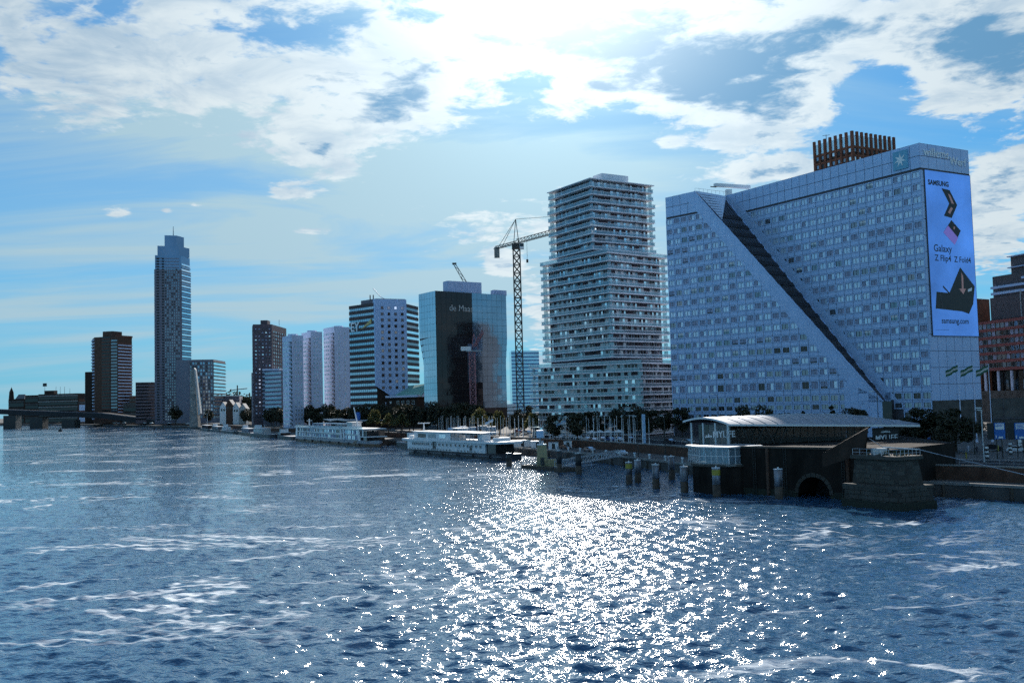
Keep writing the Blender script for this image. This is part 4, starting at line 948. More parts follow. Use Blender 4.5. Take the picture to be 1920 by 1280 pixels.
# --- old bridge pier in the water
def build_pier():
    a, b = Vector((53.0, 159.4)), Vector((57.4, 150.6)); u = (b - a).normalized(); n = Vector((u.y, -u.x)); L = (b - a).length
    t = thing('bridge_pier', 'weathered stone pier of a former bridge standing in the water, topped by railings', 'pier', (*((a + b) / 2), 0))
    if True:
        def foot(i, d): return [tuple(a + u * i), tuple(a + u * i + n * -0), tuple(b - u * i), tuple(b - u * i - n * -0)]
    back = -n * 6.0
    def quad(g):   # footprint grown by g
        p = [a - u * g + n * g, b + u * g + n * g, b + u * g + back - n * g, a - u * g + back - n * g]; return [tuple(q) for q in p]
    lo = MB('stone_pier'); lo.frustum(ring_pts(quad(.9), -3), ring_pts(quad(.55), 3.1)); lo.build('lower_base', t)
    td = MB('tide_weed'); td.frustum(ring_pts(quad(.98), -2), ring_pts(quad(.93), 1.1)); td.build('tide_line', t)
    lg = MB('stone_course'); lg.frustum(ring_pts(quad(.75), 3.1), ring_pts(quad(.7), 3.5)); lg.build('ledge', t)
    up = MB('stone_pier'); up.frustum(ring_pts(quad(-.3), 3.4), ring_pts(quad(-.75), 7.4)); up.build('upper_shaft', t)
    cp = MB('stone_course'); cp.prism(quad(-.2), 7.4, 7.95); cp.build('cornice', t)
    # coursed blocks on the front and right faces
    r = random.Random(4); items, vs = [], []
    for w_ in (1.15, 1.5, 1.9):
        mb = MB('stone_course'); h = .62
        mb.hexa([(-w_ / 2, -.10, -h / 2), (w_ / 2, -.10, -h / 2), (w_ / 2, .1, -h / 2), (-w_ / 2, .1, -h / 2), (-w_ / 2 + .03, -.07, h / 2), (w_ / 2 - .03, -.07, h / 2), (w_ / 2, .1, h / 2), (-w_ / 2, .1, h / 2)]); vs.append(mb)
    q0, q1 = quad(.7), quad(-.5)
    for qd, z0, rows in ((quad(.78), -.1, 5), (quad(-.42), 3.75, 5)):
        for (p, q) in ((qd[0], qd[1]), (qd[1], qd[2]), (qd[3], qd[0])):
            fc = Face(p, q)
            for j in range(rows):
                s = .1 + (j % 2) * .5
                while s < fc.L - .7:
                    k = r.randrange(3); w_ = (1.15, 1.5, 1.9)[k]
                    if s + w_ > fc.L - .05: break
                    ins = -(j * .09 if z0 > 3 else j * .045)
                    if r.random() < .8: items.append((fc.p(s + w_ / 2, .02 + ins + r.uniform(-.03, .02), z0 + .33 + j * .68), fc.rot, k))
                    s += w_ + .06
    cells(t, 'stone', vs, items)
    wd = MB('weed')
    for k in range(60):
        p = Vector(quad(-1)[0]).lerp(Vector(quad(-1)[1]), r.random()) + back * r.uniform(.1, .5); h = r.uniform(.3, 1.2); wd.poly([(p.x - .08, p.y, 7.95), (p.x + .08, p.y, 7.95), (p.x + r.uniform(-.2, .2), p.y, 7.95 + h)])
    wd.build('weed_tufts', t)['kind'] = 'stuff'
    q = [Vector(v) for v in quad(-.5)]
    for (p, e) in ((q[0], q[1]), (q[1], q[2])):
        for k in range(7):
            s = p.lerp(e, k / 6); m_ = MB('galvanised'); m_.tube((*s, 7.9), (*s, 8.95), .035, n=5); m_.build('railing_post', t)
        for z in (8.4, 8.95):
            m_ = MB('galvanised'); m_.tube((*p, z), (*e, z), .03, n=5); m_.build('railing_bar', t)
    sh = MB('galvanised'); c = q[0].lerp(q[1], .42) + back * .3; sh.box(c.x - 1.1, c.x + 1.1, c.y - .5, c.y + .5, 8.0, 9.0); sh.build('cabinet', t)
    hv = MB('brick_dark'); c = q[0].lerp(q[1], .1) + back * .6 - Vector((2.8, 0)); hv.faces([(c.x - 4.2, c.y + 4, 8.0), (c.x + 1.2, c.y, 8.0), (c.x + 2.2, c.y, 12.2), (c.x - 4.2, c.y + 4, 5.8), (c.x - 3.4, c.y + 5, 8.0), (c.x + 2.0, c.y + 1.2, 8.0), (c.x + 2.6, c.y + 1.2, 12.2)], [(3, 1, 2, 0), (4, 6, 5), (0, 2, 6, 4), (3, 4, 5, 1)]); hv.build('sloping_slab', t)
    b_ = thing('mooring_boom', 'long thin white boom with a cable running right from the top of the stone pier', 'boom', (*c, 8))
    p = [at(1630, 822, 160), at(1655, 838, 160), at(1722, 842, 158), at(1762, 852, 160), at(1945, 895, 145)]
    m_ = MB('white_paint'); m_.tube(p[1], p[2], .12, n=6); m_.build('beam', b_)
    for i, j in ((0, 1), (2, 3), (3, 4)):
        m_ = MB('galvanised'); m_.tube(p[i], p[j], .055, n=5); m_.build('stay', b_)
build_pier()

# --- brick bridgehead with the glass pavilion on it
def build_pavilion():
    t = thing('bridgehead', 'dark brick bridgehead with an arched opening rising from the river under the pavilion', 'abutment', (50, 180, 0))
    A, B = Vector((41.0, 184)), Vector((60.5, 163)); fr = Face(A, B); Bk = [(80, 182), (84, 216), (40, 207)]
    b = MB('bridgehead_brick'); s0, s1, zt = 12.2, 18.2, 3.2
    # front face with an arch
    arch = [(15.2 + 3.0 * math.cos(math.pi * k / 10), .6 + 2.9 * math.sin(math.pi * k / 10)) for k in range(11)]
    L = fr.L
    pts = [(0, -3), (12.2, -3)] + [(x, z) for x, z in reversed(arch)] + [(18.2, -3), (L, -3), (L, 8.3), (0, 8.3)]
    b.poly([fr.p(s, 0, z) for s, z in pts])
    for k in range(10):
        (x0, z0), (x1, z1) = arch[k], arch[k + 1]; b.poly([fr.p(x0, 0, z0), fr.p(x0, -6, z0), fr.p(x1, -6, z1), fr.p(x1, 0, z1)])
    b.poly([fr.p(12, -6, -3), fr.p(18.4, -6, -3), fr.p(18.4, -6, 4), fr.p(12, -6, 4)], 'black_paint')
    P = [tuple(A), tuple(B)] + Bk
    for i in range(1, len(P)):
        p, q = P[i], P[(i + 1) % len(P)]; b.poly([(*p, -3), (*q, -3), (*q, 8.3), (*p, 8.3)])
    b.poly([(*p, 8.28) for p in P]); b.build('wall', t)
    for k in range(11):
        a0, a1 = math.pi * k / 11, math.pi * (k + 1) / 11 - .03; v = MB('stone_course'); R0, R1 = 3.02, 3.7
        q = [(15.2 + R * math.cos(a_), .6 + (R - .1) * math.sin(a_)) for R, a_ in ((R0, a0), (R1, a0), (R1, a1), (R0, a1))]
        v.hexa([fr.p(q[0][0], .02, q[0][1]), fr.p(q[1][0], .02, q[1][1]), fr.p(q[2][0], .02, q[2][1]), fr.p(q[3][0], .02, q[3][1])] + [fr.p(x, .16, z) for x, z in q]); v.build('arch_stone', t)
    for s in (6.0, 21.5):
        v = MB('brick_brown'); fr.slab(v, s, s + .5, 0, .35, -2, 8.3); v.build('buttress', t)
    c = MB('stone_course'); fr.slab(c, -.2, L + .2, -.5, .2, 8.3, 8.65); c.build('coping', t)
    td = MB('tide_weed'); fr.slab(td, -.05, 12.1, 0, .05, -1, 1.05); fr.slab(td, 18.3, L + .05, 0, .05, -1, 1.05); td.build('tide_line', t)
    for s in (3.2, 9.5, 20.6):
        ld = MB('steel_dark'); fr.slab(ld, s, s + .08, .1, .18, -1, 8.3); fr.slab(ld, s + .5, s + .58, .1, .18, -1, 8.3)
        for z in range(20): fr.slab(ld, s, s + .58, .12, .16, -.8 + .45 * z, -.74 + .45 * z)
        ld.build('ladder', t)
    # rounded lower bastion
    n = 14; cx, cy = 39.8, 190.0; ring = [(cx + 6.2 * math.cos(2 * math.pi * k / n), cy + 7.0 * math.sin(2 * math.pi * k / n)) for k in range(n)]
    v = MB('bridgehead_brick'); v.prism(ring, -3, 4.9); v.build('round_bastion', t)
    v = MB('stone_course'); v.prism([(cx + 6.5 * math.cos(2 * math.pi * k / n), cy + 7.3 * math.sin(2 * math.pi * k / n)) for k in range(n)], 4.9, 5.25); v.build('bastion_coping', t)
    # glazed terrace room on the bastion
    g = thing('glazed_terrace', 'low glazed terrace room with a flat roof on the round bastion', 'terrace', (cx, cy, 5.25))
    poly = [(33.6, 194), (34.6, 187.5), (39.0, 182.6), (45.5, 185.5), (43, 195)]
    rf = MB('galvanised'); rf.prism([(x + (x - 40) * .07, y + (y - 189) * .07) for x, y in poly], 8.3, 8.6); rf.build('roof', g)
    fl_ = MB('concrete'); fl_.prism([(x + (x - 40) * .05, y + (y - 189) * .05) for x, y in poly], 5.0, 5.4); fl_.build('floor', g)
    for i in range(3):
        fc = Face(poly[i], poly[i + 1]); k = max(3, int(fc.L / 1.25))
        for j in range(k):
            p = MB('glass_mid' if i == 0 else 'railing_glass'); fc.slab(p, fc.L * j / k + .05, fc.L * (j + 1) / k - .05, -.05, 0, 5.42, 8.28); po = p.build('pane', g)
            p = MB('frame_white'); fc.slab(p, fc.L * j / k - .05, fc.L * j / k + .05, -.1, .06, 5.4, 8.3); p.build('mullion', g)
        p = MB('frame_white'); fc.slab(p, 0, fc.L, -.08, .05, 6.75, 6.85); p.build('transom', g)
    # pavilion
    p = thing('pavilion', 'glass riverside pavilion under a long curved metal roof', 'pavilion', (60, 205, 8.3))
    E0, E1 = Vector((41.3, 192)), Vector((83.2, 205)); u = (E1 - E0).normalized(); back = Vector((-.46, .888)).normalized(); nn = -back
    L = (E1 - E0).length; W = 14.6
    rf = MB('roof_metal'); un = MB('concrete_dark'); K = 10; S = 16; zE = 12.46; zF = 10.9
    def rp(i, j, dz=0):
        s = L * i / S; f = j / K
        cut = max(0.0, (s - L * .72) / (L * .28)) ** 1.6                     # the far end tapers to the front eave
        wd = W * (1 - .98 * cut); rise = (1.15 + .9 * min(1, s / (L * .5))) * (1 - .9 * cut); zb_ = zE + (zF - zE) * s / L
        q = E0 + u * s + back * wd * f; return (q.x, q.y, zb_ + rise * math.sin(math.pi * f * .93) ** .9 + .25 * f + dz)
    for i in range(S):
        for j in range(K):
            rf.poly([rp(i, j), rp(i + 1, j), rp(i + 1, j + 1), rp(i, j + 1)]); un.poly([rp(i, j, -.35), rp(i, j + 1, -.35), rp(i + 1, j + 1, -.35), rp(i + 1, j, -.35)])
    ro = rf.build('roof', p, smooth=True); un.build('soffit', p, smooth=True)
    ed = MB('white_paint')
    for i in range(S): ed.poly([rp(i, 0, -.36), rp(i + 1, 0, -.36), rp(i + 1, 0, .02), rp(i, 0, .02)])
    for j in range(K): ed.poly([rp(0, j + 1, -.36), rp(0, j, -.36), rp(0, j, .02), rp(0, j + 1, .02)])
    ed.build('roof_edge', ro)
    sm = MB('galvanised')
    for i in range(1, S):
        for j in range(K): sm.bar(rp(i, j, .04), rp(i, j + 1, .04), .08)
    sm.build('roof_seams', ro)['kind'] = 'stuff'
    g0 = E0 + u * 2 + back * 2.4; g1 = E0 + u * (L * .76) + back * 2.4; fg = Face(g0, g1); k = 20; r = random.Random(9)
    for j in range(k):
        for z0, z1 in ((8.3, 9.7), (9.75, 11.35)):
            v = MB('pavilion_glass'); fg.slab(v, fg.L * j / k + .05, fg.L * (j + 1) / k - .05, -.05, 0, z0, z1); v.build('pane', p)
        v = MB('steel_dark'); fg.slab(v, fg.L * j / k - .06, fg.L * j / k + .06, -.12, .08, 8.2, 11.6); v.build('mullion', p)
    v = MB('steel_dark'); fg.slab(v, 0, fg.L, -.1, .08, 9.68, 9.77); v.build('transom', p)
    fe = Face(g0 + back * 10, g0)
    for j in range(6):
        v = MB('concrete' if j > 1 else 'pavilion_glass'); fe.slab(v, fe.L * j / 6 + .05, fe.L * (j + 1) / 6 - .05, -.05, 0, 6.0, 12.2); v.build('end_panel', p)
    for j in range(4):   # crossing steel braces on the end
        v = MB('steel_dark'); a_ = fg.p(1.5 + 2.6 * j, 1.4, 7.2); c_ = fg.p(1.5 + 2.6 * (j + 1), 1.4, 12.0); v.bar(a_ if j % 2 else (a_[0], a_[1], 12.0), c_ if j % 2 else (c_[0], c_[1], 7.2), .22); v.build('brace', p)
    fl2 = MB('bridgehead_brick'); q = [g0 - u * 1.5 - back * 1.5, g1 + u * 2 - back * 1.5, g1 + back * 9, g0 + back * 11]; fl2.prism([tuple(v) for v in q], 3.5, 8.28); fl2.build('floor', p)
    inn = MB('brick_brown'); q = [g0 + back * 6 + u * 5, g1 + back * 6 - u * 2, g1 + back * 7 - u * 2, g0 + back * 7 + u * 5]; inn.prism([tuple(v) for v in q], 8.3, 11.6); inn.build('inner_wall', p)
    for j in range(7):
        c = g0 + u * (5 + 3.6 * j) + back * 1.8; v = MB('blind_white'); v.box(c.x - .5, c.x + .5, c.y - .3, c.y + .3, 8.3, 9.1 + .5 * (j % 2)); v.build('counter', p)
    for j, s in enumerate((-2.0, .5, 3.5, 8)):
        c = E0 + u * (.6) + back * (1.2 + 3.8 * j); v = MB('galvanised'); v.tube((c.x, c.y, STREET), (c.x, c.y, 12.6), .26, n=8); v.build('column', p)
    # lettering boards
    f1 = Face(E0 + u * (L * .77) + back * 1.6, E0 + u * (L * .915) + back * 1.6)
    v = MB('black_paint'); f1.slab(v, 0, f1.L, -.1, 0, 6.4, 10.6); so = v.build('sign_board', p)
    on_face(fit(text_mb('MY', 2.0, 'letter_white', .05, 'LEFT', 1, .07), 2.3), f1, .6, .1, 7.9).build('lettering', p); on_face(fit(text_mb('LIFE', 2.0, 'letter_white', .05), 2.9), f1, 3.0, .1, 7.9).build('lettering', p)
    cr = MB('letter_white'); cx_ = f1.L * .5
    for dx, h in ((-.9, .45), (-.45, .6), (0, .8), (.45, .6), (.9, .45)): cr.poly([f1.p(cx_ + dx - .25, .06, 9.6), f1.p(cx_ + dx + .25, .06, 9.6), f1.p(cx_ + dx, .06, 9.6 + h * .8)])
    cr.build('crown_emblem', p)
    f2 = Face(E0 + u * .6 + back * 4.5, E0 + u * 2.4 + back * 1.0)
    f2 = Face(g0 + nn * .6 - u * 5.4, g0 + nn * .6 + u * 2)
    on_face(text_mb('MYLIFE', 1.75, 'letter_white', .05, 'LEFT', .9, .03), f2, 1.0, .1, 9.9).build('lettering', p)
    cr = MB('letter_white')
    for dx, h in ((-.5, .5), (0, .8), (.5, .5)): cr.poly([f2.p(.1 + dx - .3, .1, 10.0), f2.p(.1 + dx + .3, .1, 10.0), f2.p(.1 + dx, .1, 10.0 + h)])
    cr.build('crown_emblem', p)
build_pavilion()

# --- mooring piles
def pile(x, y, h, r, label, yellow=False, dark=False):
    t = thing('mooring_pile', label, 'pile', (x, y, 0), 'mooring piles in the water')
    a = MB('timber'); a.tube((x, y, -3), (x, y, h * .42), r, r, 12); a.build('wet_foot', t, True)
    a = MB('steel_dark' if dark else 'pile_steel'); a.tube((x, y, h * .42), (x, y, h), r, r, 14); a.build('shaft', t, True)
    a = MB('white_paint' if not dark else 'galvanised'); a.tube((x, y, h), (x, y, h + .12), r * 1.08, r * 1.08, 14); a.tube((x, y, h + .12), (x, y, h + .42), .13, .1, 6); a.build('cap', t)
    if yellow:
        a = MB('yellow_paint'); a.tube((x, y, h - 1.25), (x, y, h - .25), r * 1.02, r * 1.02, 14); a.build('yellow_band', t)
mat('pile_steel', (.33, .35, .40), .55, .3, var=.3, vscale=1.2, stain=(.12, .09, .07), stretch=(1, 1, .25))
pile(24.0, 211.8, 4.4, .70, 'grey pile with a yellow top band, leftmost of the pile cluster before the bridgehead', True)
pile(26.2, 214.5, 4.6, .72, 'plain grey pile just behind the yellow banded leftmost pile')
pile(27.8, 198.7, 4.6, .72, 'white capped grey pile alone in front of the pile cluster')
pile(34.3, 220.2, 4.9, .72, 'grey pile farthest back in the cluster, close to the lower quay')
pile(31.8, 189.2, 4.7, .74, 'tall white capped pile left of the round bastion')
pile(35.9, 179.4, 5.0, .74, 'pile with a yellow patch in front of the round bastion', True)
pile(45.2, 172.5, 5.0, .74, 'single grey pile in front of the dark brick bridgehead wall')
pile(-1.7, 279.5, 3.6, .8, 'dark pile left of the pontoon, at the bow of the white ship', dark=True)
pile(15.4, 243.7, 4.9, .75, 'tall dark pile in front of the gangway', dark=True)
pile(11.0, 249.5, 5.4, .62, 'dark pile with a pale blue head beside the gangway foot', dark=True)

# --- pontoon, cabin and gangway
def build_pontoon():
    t = thing('pontoon', 'low dark landing pontoon with a thin guard rail in the sunlit water', 'pontoon', (8, 262, 0))
    p = [Vector((1.6, 272.5)), Vector((12.4, 251.5)), Vector((16.8, 254)), Vector((6, 275))]
    d = MB('timber'); d.prism([tuple(v) for v in p], -.5, .75); d.build('deck', t)
    for i in range(8):
        q = p[0].lerp(p[1], i / 7); m_ = MB('steel_dark'); m_.tube((*q, .7), (*q, 1.75), .06, n=5); m_.build('rail_post', t)
    m_ = MB('steel_dark'); m_.tube((*p[0], 1.75), (*p[1], 1.75), .05, n=5); m_.build('rail', t)
    c = thing('pontoon_cabin', 'tall cream yellow kiosk tapering upward on the landing pontoon', 'kiosk', (7.4, 266, .75))
    b = MB('cream_paint'); q = Vector((7.2, 266.3)); R = lambda h, z: [(q.x - h, q.y - h, z), (q.x + h, q.y - h, z), (q.x + h, q.y + h, z), (q.x - h, q.y + h, z)]
    b.frustum(R(1.5, .75), R(1.15, 6.3)); b.build('body', c)
    b = MB('white_paint'); b.frustum(R(1.25, 6.3), R(1.2, 6.55)); b.build('roof', c)
    b = MB('glass_dark'); b.box(q.x - .5, q.x + .5, q.y - 1.56, q.y - 1.44, .9, 3.0); b.build('door', c)
    b = MB('cream_paint'); b.box(8.6, 10.8, 262.5, 264.5, .75, 2.6); b.build('locker', c)
    s = thing('blue_signal_box', 'small pale blue box on a post behind the cream kiosk', 'box', (7, 272, 0))
    b = MB('steel'); b.tube((7, 272, 0), (7, 272, 8), .18, n=6); b.build('post', s); b = MB('pale_blue'); b.box(6.0, 7.9, 271.2, 272.8, 8, 10.0); b.build('box', s)
    g = thing('gangway', 'pale steel lattice gangway sloping from the quay down to the pontoon', 'gangway', (20, 258, 2))
    a, e = Vector((10.5, 252.8, 1.2)), Vector((28.4, 267.0, 2.9)); u = (e - a).normalized(); side = Vector((u.y, -u.x, 0)).normalized() * .9
    for s_ in (-1, 1):
        for dz in (0, 1.5):
            m_ = MB('galvanised'); m_.bar(a + side * s_ + Vector((0, 0, dz)), e + side * s_ + Vector((0, 0, dz)), .16); m_.build('chord', g)
        K = 14
        for i in range(K):
            p0, p1 = a.lerp(e, i / K) + side * s_, a.lerp(e, (i + 1) / K) + side * s_; z0, z1 = (0, 1.5) if i % 2 else (1.5, 0)
            m_ = MB('galvanised'); m_.bar(p0 + Vector((0, 0, z0)), p1 + Vector((0, 0, z1)), .12); m_.bar(p0, p0 + Vector((0, 0, 1.5)), .1); m_.build('brace', g)
    m_ = MB('steel'); m_.hexa([a - side, a + side, e + side, e - side, a - side + Vector((0, 0, .1)), a + side + Vector((0, 0, .1)), e + side + Vector((0, 0, .1)), e - side + Vector((0, 0, .1))]); m_.build('walkway', g)
mat('pale_blue', (.40, .58, .78), .5, var=.05)
build_pontoon()

# --- ships
def hull(t, A, B, beam, z0, z1, m, name='hull', bow_at='B', bow=9.0, flare=.25, lower=None, zl=1.2):
    """pointed hull from stern to bow, A and B lie on the visible side"""
    A, B = Vector(A), Vector(B); u = (B - A).normalized(); n = Vector((u.y, -u.x)) * -1; L = (B - A).length
    # n points from the visible side across the ship
    if n.dot(Vector((.88, .47))) < 0: n = -n
    def outline(g, zz):
        o = []
        for s, f in ((0, .06), (2.0, 0), (L - bow, 0), (L - bow * .55, .10), (L - bow * .2, .30), (L, .5)): o.append(A + u * (s + (g * .8 if s == L else 0)) + n * (beam * f) - n * g * (1 - 2 * f))
        for s, f in ((L - bow * .2, .70), (L - bow * .55, .9), (L - bow, 1), (2.0, 1), (0, .94)): o.append(A + u * s + n * (beam * f) + n * g * (2 * f - 1))
        return [(p.x, p.y, zz) for p in o]
    b = MB(m); b.frustum(outline(-flare, z0), outline(0, z1)); o = b.build(name, t)
    if lower: b = MB(lower); b.frustum(outline(-flare + .06, z0), outline(-flare * .5 + .12, zl)); b.build('boot_stripe', t)
    return u, n, L, outline
def build_cruise_ship():
    A, B = (-121.5, 552), (-64.0, 437)
    t = thing('river_cruise_ship', 'long two deck river cruise ship with panelled glass sides, moored at the quay', 'ship', (-88, 494, 0))
    u, n, L, out = hull(t, A, B, 10.4, -1, 3.2, 'hull_grey', bow=14, flare=.5, lower='hull_brown', zl=1.5)
    A = Vector(A); f = Face(A, Vector(B)); 
    def blk(s0, s1, d0, d1, z0, z1, m, name, par=t):
        b = MB(m); p = [A + u * s0 + n * d0, A + u * s1 + n * d0, A + u * s1 + n * d1, A + u * s0 + n * d1]; b.prism([tuple(q) for q in p], z0, z1); return b.build(name, par)
    blk(3, L - 13, .5, 9.9, 3.2, 9.0, 'glass_mid', 'cabin_decks')
    for z in (3.2, 6.0): blk(3.2, L - 38, .28, .49, z + .3, z + .75, 'white_paint', 'deck_rail')
    r = random.Random(5); v = []
    for g in ('glass_sky', 'blind', 'glass_dark', 'glass_band'):
        mb = MB(g); mb.poly([(-.95, -.05, 0), (.95, -.05, 0), (.95, -.05, 2.0), (-.95, -.05, 2.0)]); mb.box(-1.0, -.88, -.12, 0, -.1, 2.1, 'frame_white'); v.append(mb)
    fc = Face(tuple(A + n * .47), tuple(A + u * L + n * .47)); items = []
    for z in (3.55, 6.45):
        for i in range(int((L - 42) / 2.35)): items.append((fc.p(4.5 + 2.35 * i, .04, z), fc.rot, r.randrange(4)))
        for i in range(11): items.append((fc.p(L - 36 + 2.1 * i, .04, z), fc.rot, r.choice((1, 0, 3))))
    cells(t, 'cabin_window', v, items)
    for s, w_ in ((2.0, 3.5), (L - 43, 2.2), (L - 38.5, 2.0), (L - 16, 3.0)):
        b = MB('white_paint'); p = [A + u * (s + .0) + n * .1, A + u * (s + w_) + n * .1, A + u * (s + w_) + n * .46, A + u * s + n * .46]; q = [A + u * (s + 1.2) + n * .1, A + u * (s + w_ + 1.2) + n * .1, A + u * (s + w_ + 1.2) + n * .46, A + u * (s + 1.2) + n * .46]
        b.frustum([(*x, 3.2) for x in (p if s < 9 else q)], [(*x, 9.0) for x in (q if s < 9 else p)]); b.build('white_frame', t)
    blk(1, L - 6, -.2, 10.6, 9.0, 9.5, 'white_paint', 'sun_deck'); blk(2, L - 8, .1, .16, 9.5, 10.5, 'railing_glass', 'deck_railing')
    blk(L - 13, L - 5, 1.0, 9.4, 3.2, 8.2, 'glass_dark', 'bow_lounge'); blk(L - 13.2, L - 3.5, .4, 10, 5.0, 5.5, 'white_paint', 'bow_band')
    for s in (L - 9.5,): blk(s, s + 1.2, .35, .6, 5.5, 9.0, 'white_paint', 'bow_pillar')
    for k in range(5): blk(32 + 11 * k, 40 + 11 * k, 2, 9.5, 11.6, 11.9, 'white_paint', 'awning'); 
    for k in range(10): blk(33 + 5.5 * k, 33.2 + 5.5 * k, 2.2, 2.4, 9.5, 11.6, 'steel', 'awning_post')
    blk(L - 42, L - 34, 3.5, 8, 9.5, 12.4, 'white_paint', 'wheelhouse'); blk(L - 42.4, L - 33, 3.2, 8.3, 12.4, 12.8, 'galvanised', 'wheelhouse_roof'); blk(L - 41.5, L - 34.5, 3.44, 3.5, 10.6, 12.2, 'glass_mid', 'wheelhouse_window')
    m_ = MB('white_paint'); q = A + u * (L - 29) + n * 5; m_.tube((*q, 9.5), (q.x - 2.2, q.y + 1, 21), .35, .25, n=6); m_.build('mast', t)
    m_ = MB('white_paint'); q = A + u * 13 + n * 5; m_.tube((*q, 9.5), (q.x, q.y, 14.5), .4, .3, n=6); m_.bar((q.x - 1.5, q.y, 13.2), (q.x + 1.5, q.y, 13.2), .3); m_.build('stern_mast', t)
    b = MB('hull_brown'); p0, p1 = A + u * (L - 24) - n * .06, A + u * (L - 15) - n * .06; b.poly([(*(p0), .6), (*(p0 + u * 5), .6), (*(p0 + u * 8.5), 3.1), (*(p0 + u * 5.5), 3.1)]); b.build('bow_flash', t)
build_cruise_ship()
def build_white_ship():
    A, B = (-4.8, 308.5), (-43.0, 374.0)        # bow points away, at the left
    t = thing('white_passenger_ship', 'white passenger ship with dark hull and a flat sun roof, nearest the pontoon', 'ship', (-19, 345, 0))
    u, n, L, out = hull(t, A, B, 8.6, -1, 2.4, 'hull_dark', bow=11, flare=.4)
    A = Vector(A); rub = MB('hull_grey'); rub.frustum([(x, y, 1.35) for x, y, z in out(.06, 1.35)], [(x, y, 1.5) for x, y, z in out(.08, 1.5)]); rub.build('rubbing_strake', t)
    def blk(s0, s1, d0, d1, z0, z1, m, name, par=t):
        b = MB(m); p = [A + u * s0 + n * d0, A + u * s1 + n * d0, A + u * s1 + n * d1, A + u * s0 + n * d1]
        if Vector((p[1] - p[0])).cross(p[3] - p[0]) < 0: p = p[::-1]
        b.prism([tuple(q) for q in p], z0, z1); return b.build(name, par)
    blk(10, L - 6, .5, 8.1, 2.4, 6.4, 'white_paint', 'main_cabin'); blk(.5, L - 2.5, -.15, 8.75, 6.4, 7.3, 'white_paint', 'upper_deck_bulwark')
    blk(4, 9.9, 1, 7.6, 2.4, 6.4, 'glass_dark', 'stern_saloon'); blk(L - 40, L - 10, 1.4, 7.2, 7.3, 10.3, 'white_paint', 'deck_house'); blk(L - 62, L - 9, .9, 7.8, 10.4, 10.7, 'white_paint', 'sun_roof')
    for s in range(8): blk(L - 60 + 2.8 * s, L - 59.8 + 2.8 * s, 1.1, 1.3, 7.3, 10.4, 'steel', 'roof_post')
    fc = Face(tuple(A + u * L + n * .46), tuple(A + n * .46))            # left to right as seen
    def win(w, h, g='glass_dark'): return far_window(w, h, g, 'frame_white')
    it = [(fc.p(fc.L - 13 - 2.9 * i - (.9 if i > 6 else 0), .03, 5.1), fc.rot, 0) for i in range(15)] + [(fc.p(11 + 1.75 * i, .03, 5.1), fc.rot, 0) for i in range(8)]
    cells(t, 'saloon_window', [win(1.35, 1.25), ], it)
    it = [(fc.p(fc.L - 17 - 2.35 * i - (4 if i > 5 else 0), .03, 2.95), fc.rot, 0) for i in range(17)] + [(fc.p(8 + 2.35 * i, .03, 2.95), fc.rot, 0) for i in range(7)]
    cells(t, 'lower_window', [win(1.0, .75)], it)
    for s0, s1, m in ((L - 36, L - 31, 'glass_sky'), (L - 28, L - 22, 'glass_mid'), (L - 20, L - 13.5, 'glass_dark')): blk(s0, s1, 1.3, 1.39, 7.9, 9.6, m, 'deck_house_window')
    blk(L - 30, L - 27.5, .42, .49, 2.6, 6.2, 'black_paint', 'boarding_door'); blk(19, 20.5, .42, .49, 2.6, 5.2, 'black_paint', 'boarding_door')
    blk(14.5, 17.5, 2, 5, 7.3, 10.0, 'white_paint', 'funnel'); blk(5, 7.5, 2, 7, 7.3, 8.8, 'white_paint', 'stern_locker')
    blk(L - 9, L - 5, 1.5, 8, 6.4, 8.6, 'white_paint', 'wheelhouse'); q = A + u * (L - 12) + n * 4.5
    m_ = MB('white_paint'); m_.tube((*q, 10.6), (*q, 14.4), .25, .2, n=6); m_.bar((q.x - 2.2, q.y, 14.3), (q.x + 2.2, q.y, 14.3), .4); m_.build('radar_mast', t)
    for k in range(2):
        b = MB('awning'); s = 25 + 5 * k; c = A + u * s + n * 4; b.faces([(c.x - 3, c.y - 3, 9.6), (c.x + 3, c.y - 3, 9.6), (c.x + 3, c.y + 3, 9.6), (c.x - 3, c.y + 3, 9.6), (c.x, c.y, 10.4)], [(0, 1, 4), (1, 2, 4), (2, 3, 4), (3, 0, 4)]); b.tube((c.x, c.y, 7.3), (c.x, c.y, 10.4), .08, n=5, m='steel'); b.build('parasol', t)
    for s in (30, 52):
        on_face(text_mb('––––––', 1.1, 'hull_grey', 0, 'LEFT', .8), fc, fc.L - s, .06, 3.9).build('name_mark', t)
mat('awning', (.78, .78, .76), .7, var=.05)
build_white_ship()
